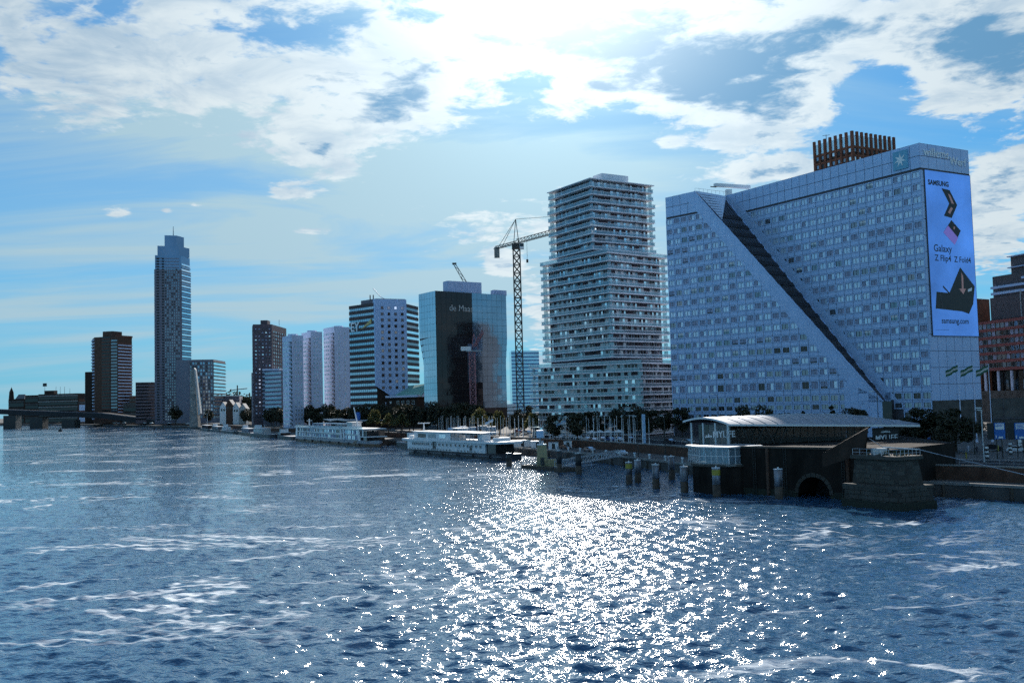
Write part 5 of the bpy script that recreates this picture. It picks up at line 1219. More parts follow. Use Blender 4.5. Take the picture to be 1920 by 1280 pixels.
def small_boat(A, B, label, hullm, cabm, beam=5, zc=2.0, cab=(.25, .7), hc=2.3, cab2=None, name='moored_boat', mast=0, wheel=True):
    t = thing(name, label, 'boat', ((A[0] + B[0]) / 2, (A[1] + B[1]) / 2, 0)); u, n, L, out = hull(t, A, B, beam, -.6, zc, hullm, bow=min(6, .25 * (Vector(B) - Vector(A)).length), flare=.3)
    A = Vector(A); e = MB('hull_grey'); e.frustum([(x, y, zc - .05) for x, y, z in out(.05, 0)], [(x, y, zc + .15) for x, y, z in out(.07, 0)]); e.build('gunwale', t)
    def blk(s0, s1, d0, d1, z0, z1, m, nm):
        p = [A + u * s0 + n * d0, A + u * s1 + n * d0, A + u * s1 + n * d1, A + u * s0 + n * d1]; b = MB(m)
        if (p[1] - p[0]).cross(p[3] - p[0]) < 0: p = p[::-1]
        b.prism([tuple(q) for q in p], z0, z1); b.build(nm, t)
    blk(L * cab[0], L * cab[1], .6, beam - .6, zc, zc + hc, cabm, 'cabin'); blk(L * cab[0] - .3, L * cab[1] + .3, .3, beam - .3, zc + hc, zc + hc + .2, 'white_paint', 'cabin_roof')
    k = max(3, int(L * (cab[1] - cab[0]) / 2.5))
    for i in range(k): s = L * (cab[0] + (cab[1] - cab[0]) * (i + .3) / k); blk(s, s + 1.3, .52, .6, zc + hc * .35, zc + hc * .8, 'glass_mid', 'cabin_window')
    if wheel: s = L * cab[0] + 1; blk(s, s + 3, 1.2, beam - 1.2, zc + hc + .2, zc + hc + 2.2, 'white_paint', 'wheelhouse'); blk(s + .3, s + 2.7, 1.1, 1.19, zc + hc + .9, zc + hc + 1.9, 'glass_mid', 'wheelhouse_window')
    if mast: q = A + u * (L * .5) + n * (beam / 2); m_ = MB('white_paint'); m_.tube((*q, zc), (*q, zc + mast), .14, .1, n=6); m_.build('mast', t)
small_boat((-143.5, 603), (-125.5, 566), 'dark empty barge tied up just left of the cruise ship', 'hull_dark', 'brick_dark', 7, 1.9, (.05, .2), 1.6, name='barge')
small_boat((-178, 672), (-151, 618), 'houseboat with a beige cabin, right of the other small boats', 'hull_dark', 'concrete_light', 6.5, 2.2, (.15, .6), 3.2, mast=6)
small_boat((-205, 742), (-180, 684), 'brown cabin boat in the middle of the small moored boats', 'hull_brown', 'tower_grey', 6, 2.0, (.2, .75), 2.6)
small_boat((-242, 822), (-212, 754), 'dark low cargo boat with a white deckhouse among the small boats', 'hull_dark', 'white_paint', 6, 1.8, (.1, .3), 2.6)
small_boat((-270, 885), (-246, 832), 'blue grey boat with a long cabin near the white slanted pylon', 'hull_dark', 'tower_grey2', 6, 1.8, (.2, .85), 2.6)
small_boat((-300, 955), (-274, 893), 'leftmost small boat, long and dark with a pale flat roof', 'hull_dark', 'brick_dark', 6, 1.8, (.1, .9), 3.0, wheel=False, mast=14)
small_boat((-50.5, 423), (-39, 392), 'dark workboat between the cruise ship and the white ship', 'hull_dark', 'hull_brown', 8, 2.6, (.45, .8), 1.8, name='workboat')
small_boat((-28, 412), (-20.5, 394), 'grey hulled boat on the quay behind the bow of the white ship', 'hull_grey', 'white_paint', 6, 6.4, (.3, .6), 1.6, name='workboat', wheel=False)
def ship_railing(name, A, u, n, s0, s1, d, z, h=1.1, step=2.2):
    t = bpy.data.objects[name]; A = Vector(A); k = int((s1 - s0) / step)
    for i in range(k + 1):
        p = A + u * (s0 + (s1 - s0) * i / k) + n * d; m_ = MB('white_paint'); m_.tube((*p, z), (*p, z + h), .05, n=4); m_.build('railing_post', t)
    for zz in (.55, h):
        p, q = A + u * s0 + n * d, A + u * s1 + n * d; m_ = MB('white_paint'); m_.tube((*p, z + zz), (*q, z + zz), .045, n=4); m_.build('railing_bar', t)
def ship_fenders(name, A, u, n, L, k):
    t = bpy.data.objects[name]; A = Vector(A)
    for i in range(k):
        p = A + u * (6 + (L - 18) * i / (k - 1)) - n * .25; m_ = MB('black_paint'); m_.tube((*p, .5), (*p, 1.9), .3, .3, 7); m_.build('fender', t)
u_ = (Vector((-43.0, 374.0)) - Vector((-4.8, 308.5))).normalized(); n_ = Vector((.863, .504))
ship_railing('white_passenger_ship', (-4.8, 308.5), u_, n_, 1, 34, .1, 7.3); ship_fenders('white_passenger_ship', (-4.8, 308.5), u_, n_, 74, 6)
u_ = (Vector((-64.0, 437)) - Vector((-121.5, 552))).normalized(); n_ = Vector((.894, .447))
ship_railing('river_cruise_ship', (-121.5, 552), u_, n_, 4, 118, -.05, 9.5, 1.1, 3.0); ship_fenders('river_cruise_ship', (-121.5, 552), u_, n_, 128, 8)
for k, (p, q, lab) in enumerate((((-43, 376, 3.0), (-24, 392, 2.8), 'mooring rope from the bow of the white ship to the quay'), ((-4, 309, 3.0), (12, 323, 2.8), 'mooring rope from the stern of the white ship to the quay'), ((-63, 436, 4.0), (-46, 428, 2.8), 'mooring rope from the bow of the cruise ship to the quay'))):
    o = MB('timber'); p, q = Vector(p), Vector(q)
    for i in range(8):
        f0, f1 = i / 8, (i + 1) / 8; o.tube(p.lerp(q, f0) - Vector((0, 0, 3 * f0 * (1 - f0))), p.lerp(q, f1) - Vector((0, 0, 3 * f1 * (1 - f1))), .06, n=4)
    tag(o.build('mooring_rope', loc=tuple(p)), lab, 'rope')
# dark mooring dolphin at the left edge
t = thing('mooring_dolphin', 'dark square mooring block in the water at the left edge', 'dolphin', (-538, 1015, 0)); b = MB('timber'); b.box(-552, -531, 1005, 1022, -2, 8.6); b.build('block', t); b = MB('steel_dark'); b.box(-550, -533, 1006, 1020, 8.6, 12.0); b.build('upper_block', t); b = MB('white_paint'); b.box(-534, -532, 1006, 1009, 12.0, 12.8); b.build('light', t)
t = thing('channel_buoy', 'small dark buoy floating in the far river', 'buoy', (-330, 1000, 0)); b = MB('steel_dark'); q = ground(113, 797, 0); q = Vector((q.x * .62, q.y * .62, 0)); t.location = q; b.tube((q.x, q.y, -.5), (q.x, q.y, 1.6), 2.6, 2.0, 10); b.build('float', t); b = MB('steel_dark'); b.tube((q.x, q.y, 1.6), (q.x, q.y, 4.6), 1.2, .3, 6); b.build('topmark', t)
# slanted white pylon
t = thing('slanted_pylon', 'slanted pale concrete pylon standing by the water below the grid office', 'pylon', (-318, 985, STREET))
b = MB('concrete'); P0, P1 = Vector((-304, 960, STREET)), Vector((-308, 968, 58)); b.frustum([(P0.x - 5.5, P0.y - 3, 2), (P0.x + 5.2, P0.y - 3, 2), (P0.x + 5.2, P0.y + 5, 2), (P0.x - 5.5, P0.y + 5, 2)], [(P1.x - 3.6, P1.y - 2, 57), (P1.x + .8, P1.y - 2, 60), (P1.x + .8, P1.y + 3, 60), (P1.x - 3.6, P1.y + 3, 57)]); b.build('shaft', t)
b = MB('concrete_light'); b.frustum([(P0.x + 5.2, P0.y - 3.2, 13), (P0.x + 7.6, P0.y - 2.5, 15), (P0.x + 7.6, P0.y + 3, 15), (P0.x + 5.2, P0.y + 3, 13)], [(P1.x + .8, P1.y - 2.2, 60), (P1.x + 2.6, P1.y - 1.6, 58), (P1.x + 2.6, P1.y + 2, 58), (P1.x + .8, P1.y + 2, 60)]); b.build('bright_edge', t)
# distant bridge at the left
def build_bridge():
    a, c = at(-40, 766, 1500), at(330, 786, 1230); c.z = 5.0; t = thing('road_bridge', 'long dark road bridge crossing low at the far left', 'bridge', (*a.lerp(c, .5).xy, 0))
    m = at(190, 774, 1345)
    for p, q in ((a, m), (m, c)):
        d = MB('asphalt'); n = Vector((.15, .98, 0)) * 22; d.hexa([p - Vector((0, 0, 7.0)), q - Vector((0, 0, 7.0)), q + n - Vector((0, 0, 7.0)), p + n - Vector((0, 0, 7.0)), p, q, q + n, p + n]); d.build('deck', t)
        d = MB('tower_grey2'); d.hexa([p + Vector((0, -.4, -.7)), q + Vector((0, -.4, -.7)), q + Vector((0, .2, -.7)), p + Vector((0, .2, -.7)), p + Vector((0, -.4, .5)), q + Vector((0, -.4, .5)), q + Vector((0, .2, .5)), p + Vector((0, .2, .5))]); d.build('parapet', t)
    for f in (.18, .33, .5):
        q = a.lerp(c, f); d = MB('steel_dark'); d.box(q.x - 9, q.x + 9, q.y + 2, q.y + 20, -3, q.z - 6.8); d.build('pier', t)
build_bridge()

push(bpy.data.objects['slanted_pylon'], 1.07, 60)

bpy.data.objects['slanted_pylon'].scale.x *= .8
bpy.data.objects['white_passenger_ship'].scale = (1, 1, .78); bpy.data.objects['river_cruise_ship'].scale = (1, 1, .84)
# ------------------------------------------------------------------ trees
def leaf_material(key, col, trans):
    m = bpy.data.materials.new(key); m.use_nodes = True; N = m.node_tree.nodes; L = m.node_tree.links; M[key] = m
    b = N['Principled BSDF']; b.inputs['Roughness'].default_value = .6
    g = N.new('ShaderNodeNewGeometry'); nz = N.new('ShaderNodeTexNoise'); nz.inputs['Scale'].default_value = .6; nz.inputs['Detail'].default_value = 3; L.new(g.outputs['Position'], nz.inputs['Vector'])
    mx = N.new('ShaderNodeMix'); mx.data_type = 'RGBA'; L.new(nz.outputs['Fac'], mx.inputs[0]); mx.inputs[6].default_value = (*[c * .5 for c in col], 1); mx.inputs[7].default_value = (*[c * 1.5 for c in col], 1); L.new(mx.outputs[2], b.inputs['Base Color'])
    t = N.new('ShaderNodeBsdfTranslucent'); L.new(mx.outputs[2], t.inputs[0]); sh = N.new('ShaderNodeMixShader'); sh.inputs[0].default_value = trans
    L.new(b.outputs[0], sh.inputs[1]); L.new(t.outputs[0], sh.inputs[2]); L.new(sh.outputs[0], N['Material Output'].inputs[0])
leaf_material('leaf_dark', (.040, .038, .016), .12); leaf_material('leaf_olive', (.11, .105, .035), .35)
mat('bark', (.07, .05, .035), .9, var=.3, vscale=2)
def crown_mesh(seed, rx, rz, zc, n, leaf, mk, clumps=16, cone=False, droop=False):
    r = np.random.default_rng(seed); cs = []
    for k in range(clumps):
        while True:
            p = r.uniform(-1, 1, 3)
            if np.dot(p, p) < 1: break
        if cone: p[:2] *= max(.12, .5 - .5 * p[2])
        cs.append((p[0] * rx * .78, p[1] * rx * .78, zc + p[2] * rz * .80, rx * r.uniform(.26, .46) * (max(.35, .62 - .4 * p[2]) if cone else 1)))
    cs = np.array(cs); which = r.integers(0, clumps, n); d = r.normal(size=(n, 3)); d /= np.linalg.norm(d, axis=1)[:, None]
    rad = cs[which, 3] * r.uniform(.35, 1.08, n) ** .7
    c = cs[which, :3] + d * rad[:, None] * np.array([1, 1, .85])
    if droop: c[:, 2] -= np.maximum(0, np.hypot(c[:, 0], c[:, 1]) - rx * .35) * .55
    a = r.normal(size=(n, 3)); a /= np.linalg.norm(a, axis=1)[:, None]; b = np.cross(a, r.normal(size=(n, 3))); b /= np.linalg.norm(b, axis=1)[:, None]
    s = (leaf * r.uniform(.6, 1.35, n))[:, None]
    v = np.stack([c - a * s, c + b * s * .55, c + a * s, c - b * s * .55], 1).reshape(-1, 3)
    me = bpy.data.meshes.new('crown'); me.from_pydata(v.tolist(), [], np.arange(4 * n).reshape(-1, 4).tolist()); me.materials.append(M[mk]); return me
def make_tree(seed, h, rx, rz, n, leaf, mk, label, cone=False, droop=False):
    t = thing('tree', label, 'tree', (0, 0, -500)); zc = h - rz
    tr = MB('bark'); r = random.Random(seed); top = Vector((r.uniform(-.3, .3), r.uniform(-.3, .3), zc + rz * .3)); tr.tube((0, 0, -.2), tuple(top * .5), .26, .2, 7); tr.tube(tuple(top * .5), tuple(top), .2, .08, 6)
    for k in range(6):
        f = r.uniform(.45, .95); p = top * f; a = k * 1.05 + r.uniform(-.3, .3); tr.tube(tuple(p), (p.x + math.cos(a) * rx * .65, p.y + math.sin(a) * rx * .65, p.z + rz * r.uniform(.2, .6)), .1, .03, 5)
    me = tr.mesh('trunk'); o = bpy.data.objects.new('trunk', me); C.objects.link(o); o.parent = t
    o = bpy.data.objects.new('crown', crown_mesh(seed, rx, rz, zc, n, leaf, mk, cone=cone, droop=droop)); C.objects.link(o); o.parent = t
    return t
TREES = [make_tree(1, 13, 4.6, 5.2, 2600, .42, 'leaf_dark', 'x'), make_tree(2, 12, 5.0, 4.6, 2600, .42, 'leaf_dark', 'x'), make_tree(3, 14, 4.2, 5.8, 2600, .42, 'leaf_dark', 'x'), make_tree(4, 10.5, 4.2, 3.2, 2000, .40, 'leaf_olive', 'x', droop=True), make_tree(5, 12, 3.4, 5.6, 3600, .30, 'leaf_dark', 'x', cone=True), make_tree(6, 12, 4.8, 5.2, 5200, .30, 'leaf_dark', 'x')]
_first = set()
def plant(k, x, y, s, label, group=None, rot=None, sz=None, z=STREET):
    rot = rnd.uniform(0, 6.28) if rot is None else rot; sc_ = (s, s, (sz or s))
    if k not in _first:
        _first.add(k); t = TREES[k]; t.location = (x, y, z); t.rotation_euler = (0, 0, rot); t.scale = sc_; t['label'] = label
        if group: t['group'] = group
        return t
    t = copy_tree(TREES[k], (x, y, z), rot, sc_, label)
    if group: t['group'] = group
    elif 'group' in t: del t['group']
    return t
# avenue along the street behind the boats
AV = offset_line(WALL, 6.0); AV2 = offset_line(WALL, 26.0)
def along(line, i0, i1, step, jit=0.0):
    out = []
    for i in range(i0, i1):
        a, b = Vector(line[i]), Vector(line[i + 1]); n = max(1, int((b - a).length / step))
        for k in range(n):
            p = a.lerp(b, (k + .5) / n); out.append((p.x + rnd.uniform(-jit, jit), p.y + rnd.uniform(-jit, jit)))
    return out
def stretch(x, y):
    px = 960 + FPX * x / y
    for lim, where in ((430, 'near the slanted pylon'), (475, 'before the small gabled houses'), (535, 'in front of the brown tower'), (570, 'in front of the lowest white apartment block'), (610, 'in front of the middle white apartment block'), (655, 'in front of the tallest white apartment block'), (720, 'in front of the striped office'), (9999, 'in front of the brick museum')):
        if px < lim: return 'dark street tree ' + where, 'dark street trees ' + where
for x, y in along(AV2, 3, 6, 8.0, 2.0):
    plant(rnd.choice((0, 1, 2)), x, y, rnd.uniform(.95, 1.3), *stretch(x, y))
for x, y in along(AV2, 6, 8, 9.0, 1.5):
    plant(rnd.choice((0, 1, 2)), x, y, rnd.uniform(.65, .85), 'dark leafy tree in front of the glass tower, behind the flagpoles', 'dark trees behind the flagpoles')
for x, y in along(offset_line(WALL, 40.0), 6, 8, 10.0, 1.5):
    plant(rnd.choice((0, 1, 2)), x, y, rnd.uniform(.75, .95), 'dark leafy tree in front of the glass tower, behind the flagpoles', 'dark trees behind the flagpoles')
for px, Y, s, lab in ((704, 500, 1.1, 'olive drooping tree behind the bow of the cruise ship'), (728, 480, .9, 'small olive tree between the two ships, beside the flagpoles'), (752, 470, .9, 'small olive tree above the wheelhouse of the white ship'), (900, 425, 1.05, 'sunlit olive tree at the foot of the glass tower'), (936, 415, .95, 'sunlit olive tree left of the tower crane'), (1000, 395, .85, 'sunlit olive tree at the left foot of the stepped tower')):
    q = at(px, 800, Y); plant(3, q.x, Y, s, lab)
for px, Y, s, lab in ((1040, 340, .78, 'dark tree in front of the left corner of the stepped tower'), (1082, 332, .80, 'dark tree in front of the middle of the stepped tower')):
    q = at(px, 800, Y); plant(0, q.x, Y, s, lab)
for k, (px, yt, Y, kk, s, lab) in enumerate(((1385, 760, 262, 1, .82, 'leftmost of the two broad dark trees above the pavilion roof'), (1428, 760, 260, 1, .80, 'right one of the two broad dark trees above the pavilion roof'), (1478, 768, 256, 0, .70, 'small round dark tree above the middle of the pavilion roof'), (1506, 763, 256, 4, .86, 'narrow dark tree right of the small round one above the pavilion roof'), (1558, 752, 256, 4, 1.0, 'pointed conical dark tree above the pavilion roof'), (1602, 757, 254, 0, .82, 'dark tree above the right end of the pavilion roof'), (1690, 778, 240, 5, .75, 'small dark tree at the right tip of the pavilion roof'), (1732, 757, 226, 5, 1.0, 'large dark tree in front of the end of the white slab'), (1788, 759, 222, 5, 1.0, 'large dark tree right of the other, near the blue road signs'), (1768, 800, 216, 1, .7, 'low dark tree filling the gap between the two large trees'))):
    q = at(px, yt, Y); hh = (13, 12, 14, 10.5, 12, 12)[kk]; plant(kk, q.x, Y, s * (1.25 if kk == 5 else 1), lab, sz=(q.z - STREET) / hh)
for px, Y, s, lab in ((330, 1120, 1.7, 'large round tree left of the slanted pylon'), (392, 1020, 1.25, 'dark tree right behind the slanted pylon'), (300, 1190, 1.0, 'low tree at the foot of the brown grey slab block')):
    q = at(px, 790, Y); plant(1, q.x, Y, s, lab)
# wooded rise far behind
tr = MB('leaf_dark'); w = crown_mesh(31, 30, 9, 12, 5200, 1.3, 'leaf_dark', clumps=40); o = bpy.data.objects.new('distant_wood', w); C.objects.link(o); q = at(432, 760, 1250); o.location = (q.x, 1250, 6); o.scale = (1.6, 1, 1.3); tag(o, 'far off wood on the skyline between the grid office and the brown tower', 'wood', kind='stuff')

# ------------------------------------------------------------------ low buildings in the distance
def low_block(name, label, px0, px1, ytop, Y, wall, rows=3, band='glass_dark', depth=30, edge='concrete_dark', roofm=None):
    a, b = at(px0, ytop, Y), at(px1, ytop, Y); t, f = tower(name, label, 'building', [(a.x, a.y + 4), (b.x, b.y), (b.x + 3, b.y + depth), (a.x, a.y + depth)], a.z, wall)
    h = (a.z - STREET - 1.5) / rows
    for k in range(rows):
        g = MB(band); f[0].slab(g, .8, f[0].L - .8, 0, .1, STREET + 1.2 + h * k, STREET + 1.2 + h * k + h * .5); g.build('window_band', t)
        g = MB(edge); f[0].slab(g, 0, f[0].L, 0, .5, STREET + 1.2 + h * (k + .58), STREET + 1.2 + h * (k + .78)); g.build('floor_edge', t)
    return t, f, a, b
t, f, a, b = low_block('turreted_building', 'dark old building with a small turret at the far left skyline', 14, 45, 748, 2000, 'brick_dark', 3)
m_ = MB('brick_dark'); q = at(20, 748, 2003); m_.tube((q.x, 2006, q.z), (q.x, 2006, q.z + 14), 5.2, 4.2, 8); m_.tube((q.x, 2006, q.z + 14), (q.x, 2006, q.z + 24), 4.2, .1, 8); m_.build('turret', t)
m_ = MB('roof_grey'); m_.faces([(a.x + 14, a.y + 3, a.z), (b.x, b.y + 1, a.z), (b.x, b.y + 20, a.z), (a.x + 14, a.y + 20, a.z), (a.x + 17, a.y + 11, a.z + 9), (b.x - 3, b.y + 11, a.z + 9)], [(0, 1, 5, 4), (2, 3, 4, 5), (1, 2, 5), (3, 0, 4)]); m_.build('roof', t)
low_block('brick_block', 'dark brick block between the turreted building and the white banded block', 45, 72, 741, 1960, 'brick_dark', 4)
t, f, a, b = low_block('white_banded_block', 'white banded office block with roof antennas on the far left bank', 70, 146, 739, 1880, 'brick_dark', 5, 'glass_dark', edge='concrete')
m_ = MB('brick_dark'); q = at(92, 739, 1885); m_.box(q.x - 9, q.x + 9, 1885, 1900, q.z, q.z + 7); m_.build('roof_house', t)
for px, h in ((84, 12), (105, 9), (113, 9), (121, 9), (131, 7)):
    q = at(px, 739, 1890); m_ = MB('steel_dark'); m_.tube((q.x, 1890, q.z), (q.x, 1890, q.z + h * 1.6), .35, .25, 5)
    if h == 12: m_.box(q.x - 3.4, q.x + 3.4, 1889, 1891, q.z + 15, q.z + 21)
    m_.build('antenna', t)
low_block('red_roofed_house', 'small red topped house left of the red brick tower', 146, 172, 748, 1720, 'brick_red', 2, 'tower_white')
low_block('low_concrete_house', 'low grey angular building at the right foot of the red brick tower', 229, 258, 756, 1400, 'concrete_dark', 2)
low_block('brick_shed', 'small reddish shed seen between the red brick tower and the brown grey slab', 241, 255, 742, 1450, 'brick_red', 2)
for i, (px, w_, yt) in enumerate(((418, 12, 757), (430, 13, 753), (442, 12, 758), (455, 13, 760))):
    a, b = at(px - w_ / 2, yt + 6, 980), at(px + w_ / 2, yt + 6, 980); wall = ('white_paint', 'brick_brown', 'white_paint', 'concrete_light')[i]
    t = thing('gabled_house', ('white gabled house, leftmost in the small row behind the boats', 'brown gabled house, second in the small row behind the boats', 'white gabled house, third in the small row behind the boats', 'grey gabled house, rightmost in the small row behind the boats')[i], 'house', (a.x, a.y, STREET), 'small gabled houses')
    m_ = MB(wall); zr = a.z + 5.2; m_.prism([(a.x, 980), (b.x, 980), (b.x, 992), (a.x, 992)], STREET, a.z); m_.faces([(a.x, 980, a.z), (b.x, 980, a.z), ((a.x + b.x) / 2, 980, zr - .2)], [(0, 1, 2)]); m_.build('wall', t)
    m_ = MB('roof_grey'); c = (a.x + b.x) / 2; m_.poly([(a.x - .3, 979.6, a.z - .2), (c, 979.6, zr), (c, 992, zr), (a.x - .3, 992, a.z - .2)]); m_.poly([(c, 979.6, zr), (b.x + .3, 979.6, a.z - .2), (b.x + .3, 992, a.z - .2), (c, 992, zr)]); m_.build('roof', t)
    for dx in (.3, .7):
        m_ = MB('glass_dark'); x = a.x + (b.x - a.x) * dx; m_.box(x - .7, x + .7, 979.9, 979.98, a.z - 4, a.z - 1.8); m_.build('window', t)
# quay cafe with a wavy roof
t = thing('wavy_roof_cafe', 'low dark cafe with a wavy roof edge behind the cruise ship', 'cafe', (at(650, 790, 540).x, 540, STREET)); q0, q1 = at(612, 785, 545), at(692, 785, 520)
fc = Face(q0.xy, q1.xy); m_ = MB('brick_dark'); fc.slab(m_, 4, fc.L - 4, -9, 0, STREET, 10.0); m_.build('wall', t); m_ = MB('glass_mid'); fc.slab(m_, 9, fc.L - 8, 0, .1, STREET + 1, 9); m_.build('window_band', t)
m_ = MB('roof_metal'); K = 12
for k in range(K):
    z0, z1 = (10.3 + 1.1 * abs(math.cos(.75 * j)) * max(0, 1 - j / 9) for j in (k, k + 1)); m_.hexa([fc.p(fc.L * k / K, 2, z0), fc.p(fc.L * (k + 1) / K, 2, z1), fc.p(fc.L * (k + 1) / K, -10, z1), fc.p(fc.L * k / K, -10, z0), fc.p(fc.L * k / K, 2, z0 + .4), fc.p(fc.L * (k + 1) / K, 2, z1 + .4), fc.p(fc.L * (k + 1) / K, -10, z1 + .4), fc.p(fc.L * k / K, -10, z0 + .4)])
m_.build('roof', t); m_ = MB('blue_paint'); fc.slab(m_, fc.L * .62, fc.L * .70, -3, -2, 10.5, 15); m_.build('blue_board', t)

# ------------------------------------------------------------------ cranes
def lattice_mast(t, x, y, z0, z1, w, n, m, r=.16):
    h = (z1 - z0) / n; c = [(-w / 2, -w / 2), (w / 2, -w / 2), (w / 2, w / 2), (-w / 2, w / 2)]; me = MB(m)
    for k in range(4):
        a, b = c[k], c[(k + 1) % 4]; me.bar((a[0], a[1], 0), (a[0], a[1], h), r * 1.9); me.bar((a[0], a[1], .1), (b[0], b[1], .1), r)
        me.bar((a[0], a[1], 0), (b[0], b[1], h), r); me.bar((b[0], b[1], 0), (a[0], a[1], h), r)
    ms = me.mesh('mast_section'); off = base_of(t)
    for k in range(n):
        o = bpy.data.objects.new('mast_section', ms); C.objects.link(o); o.parent = t; o.location = Vector((x, y, z0 + h * k)) - off
def lattice_boom(t, p, q, w, h, n, m, name):
    p, q = Vector(p), Vector(q); u = (q - p).normalized(); s = u.cross(Vector((0, 0, 1))).normalized() * (w / 2); up = Vector((0, 0, h)); b = MB(m)
    for o in (s, -s, up): b.bar(p + o, q + o, .26)
    for k in range(n):
        a, c = p.lerp(q, k / n), p.lerp(q, (k + 1) / n); mid = (a + c) / 2 + up; b.bar(a + s, mid, .16); b.bar(mid, c + s, .16); b.bar(a - s, mid, .16); b.bar(mid, c - s, .16); b.bar(a + s, a - s, .14)
    b.build(name, t)
def build_cranes():
    q = at(968, 455, 480); x, y, z = q.x, 480, q.z
    t = thing('tower_crane', 'tall dark lattice tower crane left of the stepped tower', 'crane', (x, y, STREET)); m = 'steel_dark'
    lattice_mast(t, x, y, STREET, z - 3, 3.3, 22, m, .30)
    b = MB(m); b.box(x - 2.2, x + 2.2, y - 2.2, y + 2.2, z - 3, z - .6); b.build('slewing_ring', t); b = MB('white_paint'); b.box(x + 1.6, x + 3.6, y - 3.4, y - 1.4, z - 3.6, z - .8); b.build('cab', t); b = MB('glass_dark'); b.box(x + 1.7, x + 3.5, y - 3.45, y - 3.41, z - 2.4, z - 1.0); b.build('cab_window', t)
    d = Vector((28, -42, 0)).normalized(); base = Vector((x, y, z - .4)); tip = base + d * 52; tail = base - d * 19
    lattice_boom(t, base, tip, 1.8, 2.0, 18, m, 'jib'); lattice_boom(t, base, tail, 1.8, 1.3, 6, m, 'counter_jib')
    ap = Vector((x, y, z + 11.5))
    for s in (-1.2, 1.2):
        a = MB(m); a.bar((x + s, y + s, z), ap, .3); a.bar((x - s, y + s, z), ap, .3); a.build('apex_leg', t)
    tw = tip - d * 14
    a = MB(m); a.bar(tw, tw + Vector((0, 0, 7)), .4); a.build('jib_post', t)
    for p, e in ((ap, tw + Vector((0, 0, 7))), (ap, tail + d * 2), (ap, tail + d * 6), (tw + Vector((0, 0, 7)), tip)):
        a = MB(m); a.bar(p, e, .16); a.build('stay', t)
    a = MB('concrete'); c = tail + d * 1.5; a.box(c.x - 1.3, c.x + 1.3, c.y - 1.3, c.y + 1.3, c.z - 4.5, c.z + .6); a.build('counterweight', t)
    h = base + d * 9; a = MB(m); a.bar(h, h - Vector((0, 0, 9)), .14); a.box(h.x - .5, h.x + .5, h.y - .5, h.y + .5, h.z - 10.5, h.z - 9); a.build('hook_block', t)
    q = at(885, 655, 540); x, y, z = q.x, 540, q.z
    t = thing('tower_crane', 'short reddish lattice crane standing in front of the dark glass tower', 'crane', (x, y, STREET)); lattice_mast(t, x, y, STREET, z - 1, 3.0, 13, 'crane_red', .30)
    b = MB('white_paint'); b.box(x - 6, x - .5, y - 1.5, y + 1.5, z - .6, z + 1.6); b.build('cab', t); b = MB('steel'); b.box(x - 3, x + 5.5, y - 2, y + 2, z - 1.2, z - .6); b.build('platform', t)
    for a_, b_ in (((x, y, z), (x + 1, y, z + 9)), ((x + 3.5, y, z), (x + 1, y, z + 9))):
        b = MB('crane_red'); b.bar(a_, b_, .4); b.build('apex_leg', t)
    lattice_boom(t, (x + 1, y, z + 1), (x + 7, y - 40, z + 6), 1.6, 1.6, 12, 'crane_red', 'jib')
    for px, yt, lab in ((445, 722, 'tiny tower crane on the skyline right of the grid office'), (468, 736, 'tiny crane half hidden by the brown tower')):
        q = at(px, yt, 1700); t = thing('distant_crane', lab, 'crane', (q.x, 1700, STREET)); b = MB('steel_dark'); b.tube((q.x, 1700, STREET), (q.x, 1700, q.z), 1.2, 1.0, 4); b.build('mast', t); b = MB('steel_dark'); b.bar((q.x - 9, 1700, q.z - 8), (q.x + 18, 1695, q.z - 6), 1.3); b.build('jib', t)
mat('crane_red', (.34, .15, .17), .6, var=.1)
build_cranes()

# ------------------------------------------------------------------ street furniture
def pole_mb(h, r0=.11, r1=.05, m='white_paint'):
    b = MB(m); b.tube((0, 0, 0), (0, 0, h), r0, r1, 6); b.tube((0, 0, 0), (0, 0, .5), r0 * 2.2, r0 * 1.8, 6); b.tube((0, 0, h), (0, 0, h + .15), r1 * 1.8, r1 * .5, 6); return b
fp = [pole_mb(7.6).mesh('flagpole'), pole_mb(8.4).mesh('flagpole')]
fr_ = random.Random(12); n = 0
for off in (2.0, 4.6):
    for (x, y) in along(offset_line(WALL, off), 6, 9, 4.0, .5):
        if y < 292 or y > 470: continue
        o = bpy.data.objects.new('flagpole', fp[n % 2]); C.objects.link(o); o.location = (x, y, STREET); _w = ('along the quay behind the white ship' if y > 372 else 'between the white ship and the tower crane' if y > 335 else 'in front of the stepped tower') + (', front row' if off < 3 else ', back row'); tag(o, 'bare white flagpole ' + _w, 'flagpole', 'flagpoles ' + _w); n += 1
def flag(x, y, z, label, cols, group, size=1.0):
    t = thing('flag', label, 'flag', (x, y, z), group)
    for i, c in enumerate(cols):
        b = MB(c); K = 7; h = .62 * size; w = 3.6 * size
        top = lambda k, j: (x - w * k / K, y + .25 * math.sin(k * 1.3), z - j * h - 1.8 * size * (k / K) ** 1.15 - .12 * math.sin(k * 1.7))
        for k in range(K): b.poly([top(k, i), top(k, i + 1), top(k + 1, i + 1), top(k + 1, i)])
        b.build('flag_stripe', t, True)
mat('flag_green', (.015, .10, .05), .7, var=.05)
for px, lab in ((1796, 'left'), (1824, 'middle'), (1853, 'right')):
    q = at(px, 683, 262); p = pole_mb(q.z - STREET, .16, .08, 'tower_white').mesh('flagpole'); o = bpy.data.objects.new('flagpole', p); C.objects.link(o); o.location = (q.x, 262, STREET)
    tag(o, '%s one of the three tall flagpoles beside the end of the white slab' % lab, 'flagpole', 'three tall flagpoles by the white slab')
    flag(q.x - .1, 262, q.z - .1, 'green and white striped flag drooping on the %s tall flagpole' % lab, ('flag_green', 'concrete_light', 'flag_green'), 'green and white flags', .9)
